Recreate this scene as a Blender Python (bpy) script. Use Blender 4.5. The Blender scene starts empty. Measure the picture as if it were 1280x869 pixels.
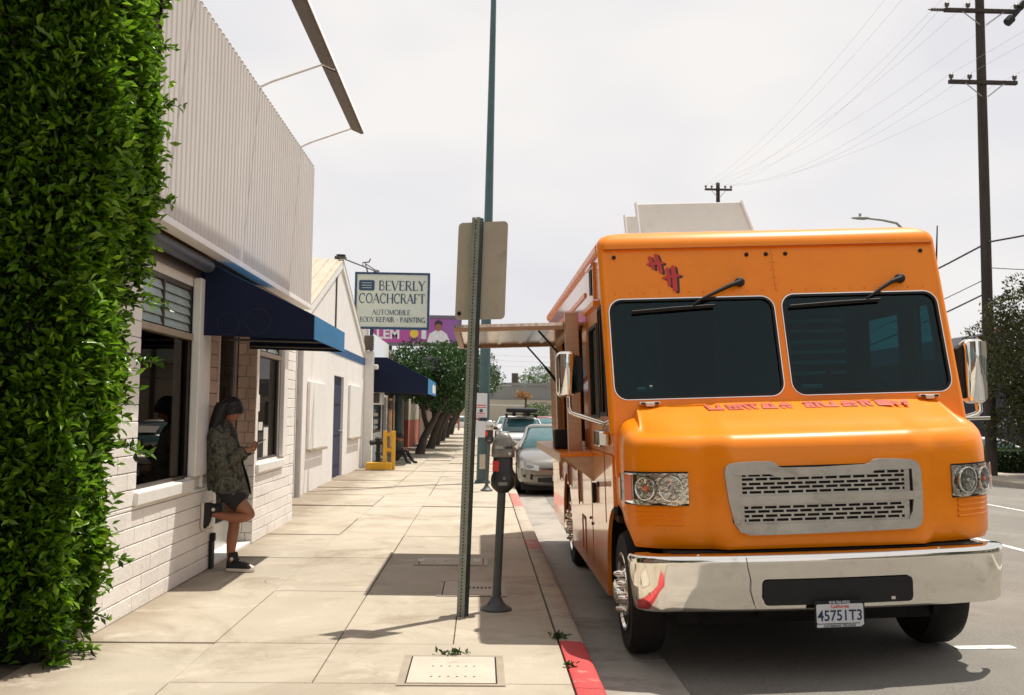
import bpy, bmesh, math, random
import numpy as np
from mathutils import Vector, Matrix, Euler

R = math.radians
C = bpy.context.scene.collection
rng = np.random.default_rng(7)
random.seed(7)

# ------------------------------------------------------------------ camera, light, exposure
scene = bpy.context.scene
cam_d = bpy.data.cameras.new('camera'); cam = bpy.data.objects.new('camera', cam_d); C.objects.link(cam)
scene.camera = cam
psi, th, roll = R(1.686), R(3.709), R(0.8)
fw = Vector((math.sin(psi)*math.cos(th), math.cos(psi)*math.cos(th), math.sin(th)))
r0 = Vector((math.cos(psi), -math.sin(psi), 0)); u0 = r0.cross(fw)
rr = r0*math.cos(roll) + u0*math.sin(roll); uu = -r0*math.sin(roll) + u0*math.cos(roll)
cam.matrix_world = Matrix(((rr.x, uu.x, -fw.x, 0), (rr.y, uu.y, -fw.y, 0), (rr.z, uu.z, -fw.z, 1.55), (0, 0, 0, 1)))
cam_d.sensor_width = 36; cam_d.lens = 36*1250/1280
cam_d.clip_start = 0.05; cam_d.clip_end = 6000
cam_d.dof.use_dof = True; cam_d.dof.focus_distance = 8.5; cam_d.dof.aperture_fstop = 5.0

SUN = Vector((0.30, 0.26, 1.0)).normalized()
elev = math.asin(SUN.z); azim = math.atan2(SUN.x, SUN.y)
sl = bpy.data.lights.new('sun', 'SUN'); sl.energy = 5.0; sl.angle = R(0.6); sl.color = (1.0, 0.945, 0.85)
so = bpy.data.objects.new('sun', sl); C.objects.link(so)
so.rotation_euler = (-SUN).to_track_quat('-Z', 'Y').to_euler(); so.location = (10, 10, 30)

w = bpy.data.worlds.new("World"); scene.world = w; w.use_nodes = True
nt = w.node_tree; nt.nodes.clear()
def wn(t): return nt.nodes.new(t)
sky = wn('ShaderNodeTexSky'); sky.sky_type = 'NISHITA'; sky.sun_disc = False
sky.sun_elevation = elev; sky.sun_rotation = azim
b1 = wn('ShaderNodeBackground'); b1.inputs[1].default_value = 0.12; nt.links.new(sky.outputs[0], b1.inputs[0])
tc = wn('ShaderNodeTexCoord'); mp = wn('ShaderNodeMapping'); mp.inputs['Scale'].default_value = (1, 1, 2.2)
nt.links.new(tc.outputs['Generated'], mp.inputs[0])
nz = wn('ShaderNodeTexNoise'); nz.inputs['Scale'].default_value = 2.3; nz.inputs['Detail'].default_value = 3; nz.inputs['Roughness'].default_value = .5
nt.links.new(mp.outputs[0], nz.inputs[0])
cr = wn('ShaderNodeValToRGB'); cr.color_ramp.elements[0].position = .38; cr.color_ramp.elements[0].color = (.73, .72, .755, 1)
cr.color_ramp.elements[1].position = .62; cr.color_ramp.elements[1].color = (.88, .85, .82, 1)
nt.links.new(nz.outputs[0], cr.inputs[0])
b2 = wn('ShaderNodeBackground'); b2.inputs[1].default_value = 1.0; nt.links.new(cr.outputs[0], b2.inputs[0])
mx = wn('ShaderNodeMixShader'); mx.inputs[0].default_value = .96
nt.links.new(b1.outputs[0], mx.inputs[1]); nt.links.new(b2.outputs[0], mx.inputs[2])
wo = wn('ShaderNodeOutputWorld'); nt.links.new(mx.outputs[0], wo.inputs[0])

vs = scene.view_settings; vs.view_transform = 'Standard'; vs.look = 'None'; vs.exposure = 0.12; vs.gamma = 1.0
scene.cycles.max_bounces = 8; scene.cycles.transparent_max_bounces = 12

# ------------------------------------------------------------------ materials
def mat(name, col, rough=.6, metal=0., var=.12, vs=4., bump=0., bs=40., coat=0., spec=.5, rnd=0., world=False, col2=None, stretch=None, crough=.05):
    m = bpy.data.materials.new(name); m.use_nodes = True
    n = m.node_tree.nodes; l = m.node_tree.links; p = n['Principled BSDF']
    p.inputs['Roughness'].default_value = rough; p.inputs['Metallic'].default_value = metal
    p.inputs['Specular IOR Level'].default_value = spec
    p.inputs['Coat Weight'].default_value = coat; p.inputs['Coat Roughness'].default_value = crough
    if world: src = n.new('ShaderNodeNewGeometry').outputs['Position']
    else: src = n.new('ShaderNodeTexCoord').outputs['Object']
    if stretch:
        mpn = n.new('ShaderNodeMapping'); mpn.inputs['Scale'].default_value = stretch; l.new(src, mpn.inputs[0]); src = mpn.outputs[0]
    a = n.new('ShaderNodeTexNoise'); a.inputs['Scale'].default_value = vs; a.inputs['Detail'].default_value = 6; a.inputs['Roughness'].default_value = .65
    l.new(src, a.inputs['Vector'])
    rp = n.new('ShaderNodeValToRGB'); rp.color_ramp.elements[0].position = .3; rp.color_ramp.elements[1].position = .7
    c2 = col2 or tuple(min(1, c*(1+var)) for c in col); c1 = tuple(c*(1-var) for c in col) if not col2 else col
    rp.color_ramp.elements[0].color = (*c1, 1); rp.color_ramp.elements[1].color = (*c2, 1)
    l.new(a.outputs[0], rp.inputs[0]); out = rp.outputs[0]
    if rnd:
        oi = n.new('ShaderNodeObjectInfo'); mr = n.new('ShaderNodeMapRange')
        mr.inputs['To Min'].default_value = 1-rnd; mr.inputs['To Max'].default_value = 1+rnd
        l.new(oi.outputs['Random'], mr.inputs[0])
        vm = n.new('ShaderNodeVectorMath'); vm.operation = 'SCALE'; l.new(out, vm.inputs[0]); l.new(mr.outputs[0], vm.inputs['Scale']); out = vm.outputs[0]
    l.new(out, p.inputs['Base Color'])
    if bump:
        b = n.new('ShaderNodeTexNoise'); b.inputs['Scale'].default_value = bs; b.inputs['Detail'].default_value = 5; l.new(src, b.inputs['Vector'])
        bn = n.new('ShaderNodeBump'); bn.inputs['Strength'].default_value = min(1, bump); bn.inputs['Distance'].default_value = .01
        l.new(b.outputs[0], bn.inputs['Height']); l.new(bn.outputs[0], p.inputs['Normal'])
    return m
def overlay(m, col, scale, lo, hi, world=True, detail=8, stretch=None, dist=0.):
    """stains: mixes a second colour in where a large noise passes a threshold"""
    n = m.node_tree.nodes; l = m.node_tree.links; p = n['Principled BSDF']; bc = p.inputs['Base Color']
    prev = bc.links[0].from_socket
    src = n.new('ShaderNodeNewGeometry').outputs['Position'] if world else n.new('ShaderNodeTexCoord').outputs['Object']
    if stretch:
        mpn = n.new('ShaderNodeMapping'); mpn.inputs['Scale'].default_value = stretch; l.new(src, mpn.inputs[0]); src = mpn.outputs[0]
    a = n.new('ShaderNodeTexNoise'); a.inputs['Scale'].default_value = scale; a.inputs['Detail'].default_value = detail; a.inputs['Roughness'].default_value = .7
    a.inputs['Distortion'].default_value = dist
    l.new(src, a.inputs['Vector'])
    mr = n.new('ShaderNodeMapRange'); mr.inputs[1].default_value = lo; mr.inputs[2].default_value = hi; l.new(a.outputs[0], mr.inputs[0])
    mxn = n.new('ShaderNodeMix'); mxn.data_type = 'RGBA'; l.new(mr.outputs[0], mxn.inputs['Factor']); l.new(prev, mxn.inputs['A'])
    mxn.inputs['B'].default_value = (*col, 1); l.new(mxn.outputs['Result'], bc)
    return m
def glass(name, tint, rough=.02, trans=.5, ior=1.5, refl=1.0):
    """thin tinted sheet: see-through colour plus mirror reflection by angle"""
    m = bpy.data.materials.new(name); m.use_nodes = True; n = m.node_tree.nodes; l = m.node_tree.links; n.clear()
    t = n.new('ShaderNodeBsdfTransparent'); t.inputs[0].default_value = (*[c*trans for c in tint], 1)
    g = n.new('ShaderNodeBsdfGlossy'); g.inputs['Roughness'].default_value = rough; g.inputs[0].default_value = (.95, 1, 1, 1)
    ns = n.new('ShaderNodeTexNoise'); ns.inputs['Scale'].default_value = 1.1; bn = n.new('ShaderNodeBump'); bn.inputs['Strength'].default_value = .05
    l.new(ns.outputs[0], bn.inputs['Height']); l.new(bn.outputs[0], g.inputs['Normal'])
    f = n.new('ShaderNodeFresnel'); f.inputs[0].default_value = ior
    mu = n.new('ShaderNodeMath'); mu.operation = 'MULTIPLY'; mu.inputs[1].default_value = refl; mu.use_clamp = True; l.new(f.outputs[0], mu.inputs[0])
    x = n.new('ShaderNodeMixShader'); l.new(mu.outputs[0], x.inputs[0]); l.new(t.outputs[0], x.inputs[1]); l.new(g.outputs[0], x.inputs[2])
    o = n.new('ShaderNodeOutputMaterial'); l.new(x.outputs[0], o.inputs[0]); return m
def leafmat(name, dark, light, trans=.25, rough=.38):
    m = bpy.data.materials.new(name); m.use_nodes = True; n = m.node_tree.nodes; l = m.node_tree.links; p = n['Principled BSDF']
    at = n.new('ShaderNodeAttribute'); at.attribute_name = 'rnd'
    rp = n.new('ShaderNodeValToRGB'); rp.color_ramp.elements[0].color = (*dark, 1); rp.color_ramp.elements[1].color = (*light, 1)
    l.new(at.outputs['Fac'], rp.inputs[0]); l.new(rp.outputs[0], p.inputs['Base Color']); p.inputs['Roughness'].default_value = rough
    p.inputs['Specular IOR Level'].default_value = .5
    tr = n.new('ShaderNodeBsdfTranslucent'); l.new(rp.outputs[0], tr.inputs[0])
    x = n.new('ShaderNodeMixShader'); x.inputs[0].default_value = trans; l.new(p.outputs[0], x.inputs[1]); l.new(tr.outputs[0], x.inputs[2])
    l.new(x.outputs[0], n['Material Output'].inputs[0]); return m

M = {}
M['concrete'] = overlay(overlay(mat('concrete', (.42, .365, .285), .85, var=.08, vs=1.3, bump=.35, bs=90, rnd=.05, world=True), (.25, .195, .13), .9, .50, .74, dist=.8), (.08, .06, .045), 16, .68, .72)
M['slab_gap'] = mat('joint_dirt', (.10, .08, .055), .95, var=.4, vs=8, world=True)
M['kerb'] = overlay(mat('kerb_concrete', (.40, .345, .27), .85, var=.14, vs=3, bump=.5, bs=60, rnd=.06, world=True), (.17, .135, .10), 2.5, .52, .72)
M['gutter'] = overlay(mat('gutter_concrete', (.33, .30, .26), .85, var=.14, vs=2, bump=.4, bs=60, rnd=.05, world=True), (.15, .13, .11), 1.4, .5, .72)
M['red_kerb'] = overlay(mat('red_kerb_paint', (.50, .05, .05), .7, var=.15, vs=5, bump=.4, bs=60, world=True), (.36, .22, .17), 7, .58, .66)
M['old_red_kerb'] = overlay(mat('worn_red_kerb_paint', (.42, .13, .11), .8, var=.15, vs=5, bump=.4, bs=60, world=True), (.40, .33, .26), 9, .52, .6)
M['asphalt'] = overlay(overlay(mat('asphalt', (.185, .17, .147), .88, var=.42, vs=70, bump=.9, bs=160, world=True), (.235, .22, .19), .35, .45, .65), (.11, .10, .09), .9, .6, .75)
M['earth'] = mat('distant_ground', (.17, .15, .12), .95, var=.2, vs=.1, world=True)
M['road_paint'] = overlay(mat('road_paint', (.72, .70, .64), .7, var=.1, vs=20, world=True), (.25, .24, .22), 14, .56, .62)
M['white_brick'] = overlay(mat('white_painted_brick', (.78, .745, .70), .62, var=.05, vs=3, bump=.5, bs=25, rnd=.045, world=True), (.50, .42, .34), 5, .62, .8)
M['tan_brick'] = mat('pinkish_brick', (.50, .36, .28), .8, var=.10, vs=5, bump=.4, bs=30, rnd=.13, world=True)
M['mortar'] = mat('painted_mortar', (.76, .72, .67), .8, var=.08, world=True)
M['white_stucco'] = overlay(mat('white_stucco', (.74, .71, .675), .75, var=.05, vs=2, bump=.4, bs=60, world=True), (.52, .46, .40), .9, .58, .78, stretch=(1, 1, .35))
M['white_trim'] = mat('white_trim_paint', (.76, .74, .70), .5, var=.06, vs=6, world=True)
M['fascia'] = overlay(mat('ribbed_white_metal', (.51, .475, .44), .5, var=.04, vs=1.5, world=True), (.44, .40, .36), 2.0, .5, .8, stretch=(1, 2.5, .3))
M['fascia_edge'] = mat('fascia_flashing', (.78, .74, .71), .4, var=.04)
M['soffit'] = mat('soffit_wood', (.42, .26, .15), .7, var=.25, vs=3, stretch=(1, .3, 1))
M['navy'] = overlay(mat('shaded_navy_canvas', (.004, .009, .034), .8, var=.2, vs=3, bump=.3, bs=220, spec=.3), (.014, .013, .022), 3.5, .6, .72, world=False)  # awning canvas on the end panels, shade put into its colour
M['blue'] = mat('sunlit_navy_canvas', (.015, .17, .37), .75, var=.12, vs=5, bump=.2, bs=200)  # same canvas on the sunny front, sunlight put into its colour
M['blue_paint'] = mat('blue_wall_paint', (.012, .075, .20), .6, var=.1)
M['blue_door'] = mat('dark_blue_door_paint', (.006, .016, .055), .7, var=.12)
M['dark_frame'] = mat('dark_bronze_frame', (.07, .055, .045), .45, var=.2)
M['tan_frame'] = mat('weathered_tan_frame', (.33, .27, .20), .6, var=.15)
M['alu'] = mat('brushed_aluminium', (.55, .54, .51), .35, metal=.9, var=.08, vs=10)
M['frost'] = mat('frosted_louvre_glass', (.42, .52, .50), .25, var=.12, vs=3, spec=.7)
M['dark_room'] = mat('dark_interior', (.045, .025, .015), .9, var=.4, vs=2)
M['paper'] = mat('paper_notice', (.62, .60, .55), .8, var=.08)
M['black'] = mat('black_rubber', (.008, .008, .008), .7, var=.3)
M['tyre'] = mat('tyre_rubber', (.011, .010, .010), .88, var=.25, vs=12, bump=.3, bs=80)
M['under'] = mat('grime_and_shade_black', (.006, .0055, .005), .85, var=.3)  # black of chassis grime, also painted shade in slots, holes and recesses
M['orange'] = overlay(mat('orange_truck_paint', (.93, .256, .001), .38, var=.03, vs=1.2, coat=.34, spec=.22, crough=.10, bump=.012, bs=2.2), (.80, .205, .003), 2.3, .5, .8, world=False)
for m__ in ('orange',): overlay(M[m__], (.30, .12, .04), 9, .70, .78, world=False); overlay(M[m__], (.93, .36, .03), 40, .74, .78, world=False)
M['orange_side'] = overlay(mat('orange_truck_side', (.86, .235, .003), .3, var=.05, vs=1.5, coat=1., spec=.6, crough=.07, bump=.02, bs=2.5), (.55, .20, .05), 3.0, .56, .8, world=False, stretch=(1, 1, .5))
M['orange_side'].node_tree.nodes['Principled BSDF'].inputs['Coat IOR'].default_value = 1.75
M['seam'] = mat('orange_seam_sealant', (.30, .08, .01), .6)
M['chrome'] = overlay(mat('chrome', (.86, .83, .77), .07, metal=1, var=.03, bump=.03, bs=3), (.60, .56, .50), 5, .58, .78, world=False)
M['hatch_steel'] = overlay(mat('brushed_hatch_steel', (.66, .52, .42), .16, metal=1, var=.12, vs=3, stretch=(9, .5, 1), bump=.05, bs=3), (.42, .28, .20), 4, .5, .7, world=False, stretch=(8, .4, 1))
M['steel'] = mat('stainless_steel', (.62, .56, .50), .28, metal=1, var=.08, vs=3, stretch=(1, 12, 1))
M['grille'] = overlay(mat('dull_aluminium', (.50, .47, .42), .5, metal=.75, var=.12, vs=5), (.33, .29, .25), 6, .55, .75, world=False)
M['white_metal'] = overlay(mat('white_roof_metal', (.66, .62, .57), .5, var=.05), (.5, .45, .38), 3, .6, .8, world=False)
M['red_ink'] = mat('red_vinyl', (.55, .02, .015), .4, var=.12, vs=8)
M['red_fade'] = mat('sun_faded_red_vinyl', (.46, .045, .008), .5, var=.2, vs=10)
M['black_ink'] = mat('black_vinyl', (.015, .01, .01), .45)
M['ws_glass'] = glass('tinted_windscreen', (.30, .74, .78), .01, .68, 1.5, .50)
M['win_glass'] = glass('shop_window_glass', (.55, .42, .34), .02, .7, 1.5, .32)
M['car_glass'] = mat('car_glass', (.055, .13, .14), .06, var=.3, vs=1.5, spec=.9)
M['clear'] = glass('clear_lens', (.95, .95, .95), .02, .95, 1.45, 1.0)
M['amber'] = mat('amber_bulb', (.75, .12, .03), .25, var=.1, coat=1)
M['reflector'] = mat('lamp_reflector', (.75, .75, .72), .12, metal=1, var=.25, vs=30, bump=.6, bs=35)
M['mirror'] = mat('mirror_glass', (.85, .88, .9), .01, metal=1, var=.01)
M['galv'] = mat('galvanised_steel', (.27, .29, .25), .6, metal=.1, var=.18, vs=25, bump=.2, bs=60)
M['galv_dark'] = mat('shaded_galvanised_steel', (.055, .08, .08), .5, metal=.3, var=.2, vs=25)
M['sign_back'] = overlay(mat('sign_back_aluminium', (.46, .41, .32), .6, metal=.1, var=.06, vs=5), (.30, .24, .16), 6, .6, .8, world=False)
M['pole_green'] = mat('painted_blue_green_pole', (.05, .10, .11), .5, var=.15, vs=4)
M['pole_grey'] = mat('grey_meter_pole', (.06, .068, .068), .5, var=.2, vs=10)
M['sign_face'] = mat('pale_sign_face', (.55, .60, .54), .5, var=.04)
M['sign_navy'] = mat('navy_sign_paint', (.012, .05, .12), .5)
M['wood_pole'] = overlay(mat('creosoted_wood_pole', (.04, .031, .025), .9, var=.3, vs=4, bump=.6, bs=15, stretch=(3, 3, .3)), (.075, .06, .048), 6, .55, .75, stretch=(4, 4, .3))
M['wire'] = mat('weathered_wire', (.42, .42, .45), .7)
M['cable'] = mat('black_cable', (.02, .02, .022), .7)
M['yellow'] = overlay(mat('yellow_safety_paint', (.62, .33, .015), .55, var=.1), (.20, .11, .02), 7, .62, .7, world=False)
M['red_wall'] = mat('red_stucco', (.38, .10, .06), .8, var=.12)
M['tan_door'] = mat('tan_timber_door', (.42, .22, .09), .6, var=.15, vs=3, stretch=(1, 1, .2))
M['brown_wall'] = mat('brown_stucco', (.13, .08, .055), .85, var=.15)
M['grey_conc'] = mat('grey_far_concrete', (.23, .235, .22), .85, var=.1, vs=.4)
M['tan_conc'] = mat('tan_far_concrete', (.42, .38, .30), .85, var=.1, vs=.4)
M['silver'] = mat('silver_car_paint', (.20, .188, .165), .3, metal=.5, var=.03, coat=1)
M['white_car'] = mat('white_car_paint', (.70, .70, .70), .35, var=.03, coat=1)
M['red_car'] = mat('red_car_paint', (.40, .05, .04), .35, var=.03, coat=1)
M['bark'] = mat('grey_bark', (.075, .064, .05), .9, var=.3, vs=6, bump=.8, bs=14, stretch=(2, 2, .4))
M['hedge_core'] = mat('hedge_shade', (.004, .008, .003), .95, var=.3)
M['ficus'] = leafmat('ficus_leaf', (.003, .020, .002), (.20, .42, .012), .42, .30)
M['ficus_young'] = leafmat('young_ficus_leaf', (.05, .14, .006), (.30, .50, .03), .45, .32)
M['ficus_tree'] = leafmat('ficus_tree_leaf', (.010, .032, .006), (.05, .125, .014), .25)
M['olive_tree'] = leafmat('olive_green_leaf', (.010, .017, .004), (.11, .115, .022), .28)
M['far_tree'] = leafmat('far_green_leaf', (.06, .11, .03), (.15, .22, .07), .2)
M['autumn'] = leafmat('orange_blossom', (.35, .16, .05), (.5, .28, .1), .2)
M['far_hedge'] = leafmat('clipped_hedge_leaf', (.018, .045, .008), (.08, .16, .02), .2)
M['weed'] = leafmat('weed_leaf', (.03, .06, .01), (.08, .14, .02), .2)
M['skin'] = mat('skin', (.29, .115, .06), .5, var=.08, vs=6)
M['hair'] = mat('black_hair', (.005, .004, .004), .55, var=.3, vs=30, stretch=(1, 1, .1), bump=.4, bs=60)
M['shorts'] = mat('black_shorts', (.012, .011, .012), .8, var=.2)
M['canvas_shoe'] = mat('black_canvas', (.014, .013, .014), .8, var=.2)
M['sole'] = mat('off_white_rubber', (.62, .56, .47), .6, var=.06)
M['phone'] = mat('black_phone', (.01, .01, .012), .15)
M['charcoal_wall'] = mat('charcoal_wall', (.022, .026, .045), .7, var=.15)
M['terracotta'] = mat('terracotta_fascia', (.30, .08, .05), .7, var=.15)
M['roof_grey'] = mat('grey_green_roof', (.30, .32, .29), .7, var=.1)

M['shutter'] = mat('blue_grey_shutter', (.085, .10, .13), .5, var=.15, vs=4, metal=.3)
M['cloth_dim'] = mat('dim_curtain', (.09, .09, .10), .9); M['trough'] = mat('brown_trough', (.09, .06, .038), .6, var=.2, vs=2, stretch=(1, .3, 1))
M['emblem'] = mat('faded_emblem_print', (.010, .011, .030), .85, var=.4, vs=20)
M['downpipe'] = mat('grey_white_pipe', (.42, .40, .37), .6)
M['roof_sheet'] = overlay(mat('aged_corrugated_roof', (.46, .40, .30), .6, var=.08, vs=2), (.30, .22, .14), 2.5, .55, .75, world=False)
M['cover_lid'] = overlay(mat('cover_concrete', (.50, .44, .36), .8, var=.08, vs=4, bump=.3, bs=80, world=True), (.34, .29, .22), 5, .55, .8)
M['cover_old'] = mat('old_cover', (.33, .28, .22), .8, var=.12, vs=4, bump=.3, bs=80, world=True)
M['lens_grey'] = mat('smoked_headlight', (.42, .42, .40), .12, var=.3, vs=12, metal=.3, coat=1)
M['meter_black'] = mat('meter_black_enamel', (.014, .013, .012), .4, var=.3); M['meter_grey'] = mat('meter_zinc', (.20, .19, .17), .38, metal=.4, var=.25, vs=18)
M['meter_lens'] = mat('meter_lens', (.36, .36, .29), .15, var=.2, vs=10)
M['bulk'] = mat('cabin_bulkhead', (.42, .46, .46), .6, var=.2); M['alu_dim'] = mat('dim_shelf_metal', (.75, .76, .75), .5, metal=.1)
M['amber_soft'] = mat('side_reflector', (.66, .13, .02), .35, var=.15, coat=1)
M['steel_or'] = mat('worn_steel_trim', (.50, .33, .22), .35, metal=.7, var=.15, vs=5, stretch=(1, .4, 4)); M['orange_dull'] = mat('dull_orange_frame', (.42, .24, .13), .5, var=.15)
def wall_grime(m, col, x0, x1, amt):
    n = m.node_tree.nodes; l = m.node_tree.links; bc = n['Principled BSDF'].inputs['Base Color']; prev = bc.links[0].from_socket
    pos = n.new('ShaderNodeNewGeometry'); sx = n.new('ShaderNodeSeparateXYZ'); l.new(pos.outputs['Position'], sx.inputs[0])
    nz_ = n.new('ShaderNodeTexNoise'); nz_.inputs['Scale'].default_value = 1.7; nz_.inputs['Detail'].default_value = 8; l.new(pos.outputs['Position'], nz_.inputs['Vector'])
    ad = n.new('ShaderNodeMath'); ad.operation = 'MULTIPLY_ADD'; ad.inputs[1].default_value = .9; l.new(nz_.outputs[0], ad.inputs[0]); l.new(sx.outputs[0], ad.inputs[2])
    mr = n.new('ShaderNodeMapRange'); mr.inputs[1].default_value = x0+.45; mr.inputs[2].default_value = x1+.45; mr.inputs[3].default_value = 0; mr.inputs[4].default_value = amt; l.new(ad.outputs[0], mr.inputs[0])
    mxn = n.new('ShaderNodeMix'); mxn.data_type = 'RGBA'; l.new(mr.outputs[0], mxn.inputs['Factor']); l.new(prev, mxn.inputs['A']); mxn.inputs['B'].default_value = (*col, 1); l.new(mxn.outputs['Result'], bc)
wall_grime(M['concrete'], (.20, .15, .10), -2.15, -2.75, .75)
overlay(M['concrete'], (.10, .08, .06), 38, .70, .74)
overlay(M['concrete'], (.52, .46, .37), 2.2, .55, .75)
def cracks(m):
    n = m.node_tree.nodes; l = m.node_tree.links; bc = n['Principled BSDF'].inputs['Base Color']; prev = bc.links[0].from_socket
    pos = n.new('ShaderNodeNewGeometry'); wp = n.new('ShaderNodeTexNoise'); wp.inputs['Scale'].default_value = 3; l.new(pos.outputs['Position'], wp.inputs['Vector'])
    ad = n.new('ShaderNodeVectorMath'); ad.operation = 'MULTIPLY_ADD'; ad.inputs[1].default_value = (.25, .25, .25); l.new(wp.outputs['Color'], ad.inputs[0]); l.new(pos.outputs['Position'], ad.inputs[2])
    v = n.new('ShaderNodeTexVoronoi'); v.feature = 'DISTANCE_TO_EDGE'; v.inputs['Scale'].default_value = .55; l.new(ad.outputs[0], v.inputs['Vector'])
    mr = n.new('ShaderNodeMapRange'); mr.inputs[1].default_value = .0008; mr.inputs[2].default_value = .0022; mr.inputs[3].default_value = .55; mr.inputs[4].default_value = 0; l.new(v.outputs['Distance'], mr.inputs[0])
    k = n.new('ShaderNodeTexNoise'); k.inputs['Scale'].default_value = .6; l.new(pos.outputs['Position'], k.inputs['Vector']); kr = n.new('ShaderNodeMapRange'); kr.inputs[1].default_value = .56; kr.inputs[2].default_value = .64; l.new(k.outputs[0], kr.inputs[0])
    mu = n.new('ShaderNodeMath'); mu.operation = 'MULTIPLY'; l.new(mr.outputs[0], mu.inputs[0]); l.new(kr.outputs[0], mu.inputs[1])
    mxn = n.new('ShaderNodeMix'); mxn.data_type = 'RGBA'; l.new(mu.outputs[0], mxn.inputs['Factor']); l.new(prev, mxn.inputs['A']); mxn.inputs['B'].default_value = (.05, .04, .03, 1); l.new(mxn.outputs['Result'], bc)
cracks(M['concrete']); cracks(M['asphalt']); cracks(M['gutter'])
overlay(M['asphalt'], (.06, .055, .05), 1.3, .66, .78)
M['bb_frame'] = mat('billboard_frame', (.16, .12, .16), .6)
def camo():
    m = mat('camouflage_cloth', (.075, .07, .05), .85, vs=16, bump=.3, bs=120)
    n = m.node_tree.nodes; rp = [x for x in n if x.type == 'VALTORGB'][0].color_ramp; rp.interpolation = 'CONSTANT'
    rp.elements[0].position = 0; rp.elements[0].color = (.018, .018, .014, 1); rp.elements[1].position = .44; rp.elements[1].color = (.060, .058, .040, 1)
    e = rp.elements.new(.52); e.color = (.12, .108, .078, 1); e = rp.elements.new(.58); e.color = (.030, .032, .023, 1); e = rp.elements.new(.66); e.color = (.15, .135, .10, 1)
    return m
M['camo'] = camo()
def billboard_mat():
    m = mat('billboard_print', (.36, .05, .26), .6, vs=1); n = m.node_tree.nodes; l = m.node_tree.links
    tc_ = n.new('ShaderNodeTexCoord'); g = n.new('ShaderNodeSeparateXYZ'); l.new(tc_.outputs['Generated'], g.inputs[0])
    rp = n.new('ShaderNodeValToRGB'); e = rp.color_ramp.elements; e[0].color = (.50, .07, .27, 1); e[1].color = (.27, .12, .36, 1)
    e2 = rp.color_ramp.elements.new(.6); e2.color = (.36, .07, .30, 1)
    l.new(g.outputs[0], rp.inputs[0]); l.new(rp.outputs[0], n['Principled BSDF'].inputs['Base Color']); return m
M['billboard'] = billboard_mat()
M['bb_white'] = mat('billboard_white', (.7, .68, .7), .6); M['bb_yellow'] = mat('billboard_yellow', (.7, .5, .05), .6)
M['red_label'] = mat('red_label', (.60, .03, .02), .5); M['plate_white'] = mat('plate_white', (.60, .63, .66), .45, var=.04)
M['plate_blue'] = mat('plate_blue', (.01, .02, .09), .5)

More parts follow.
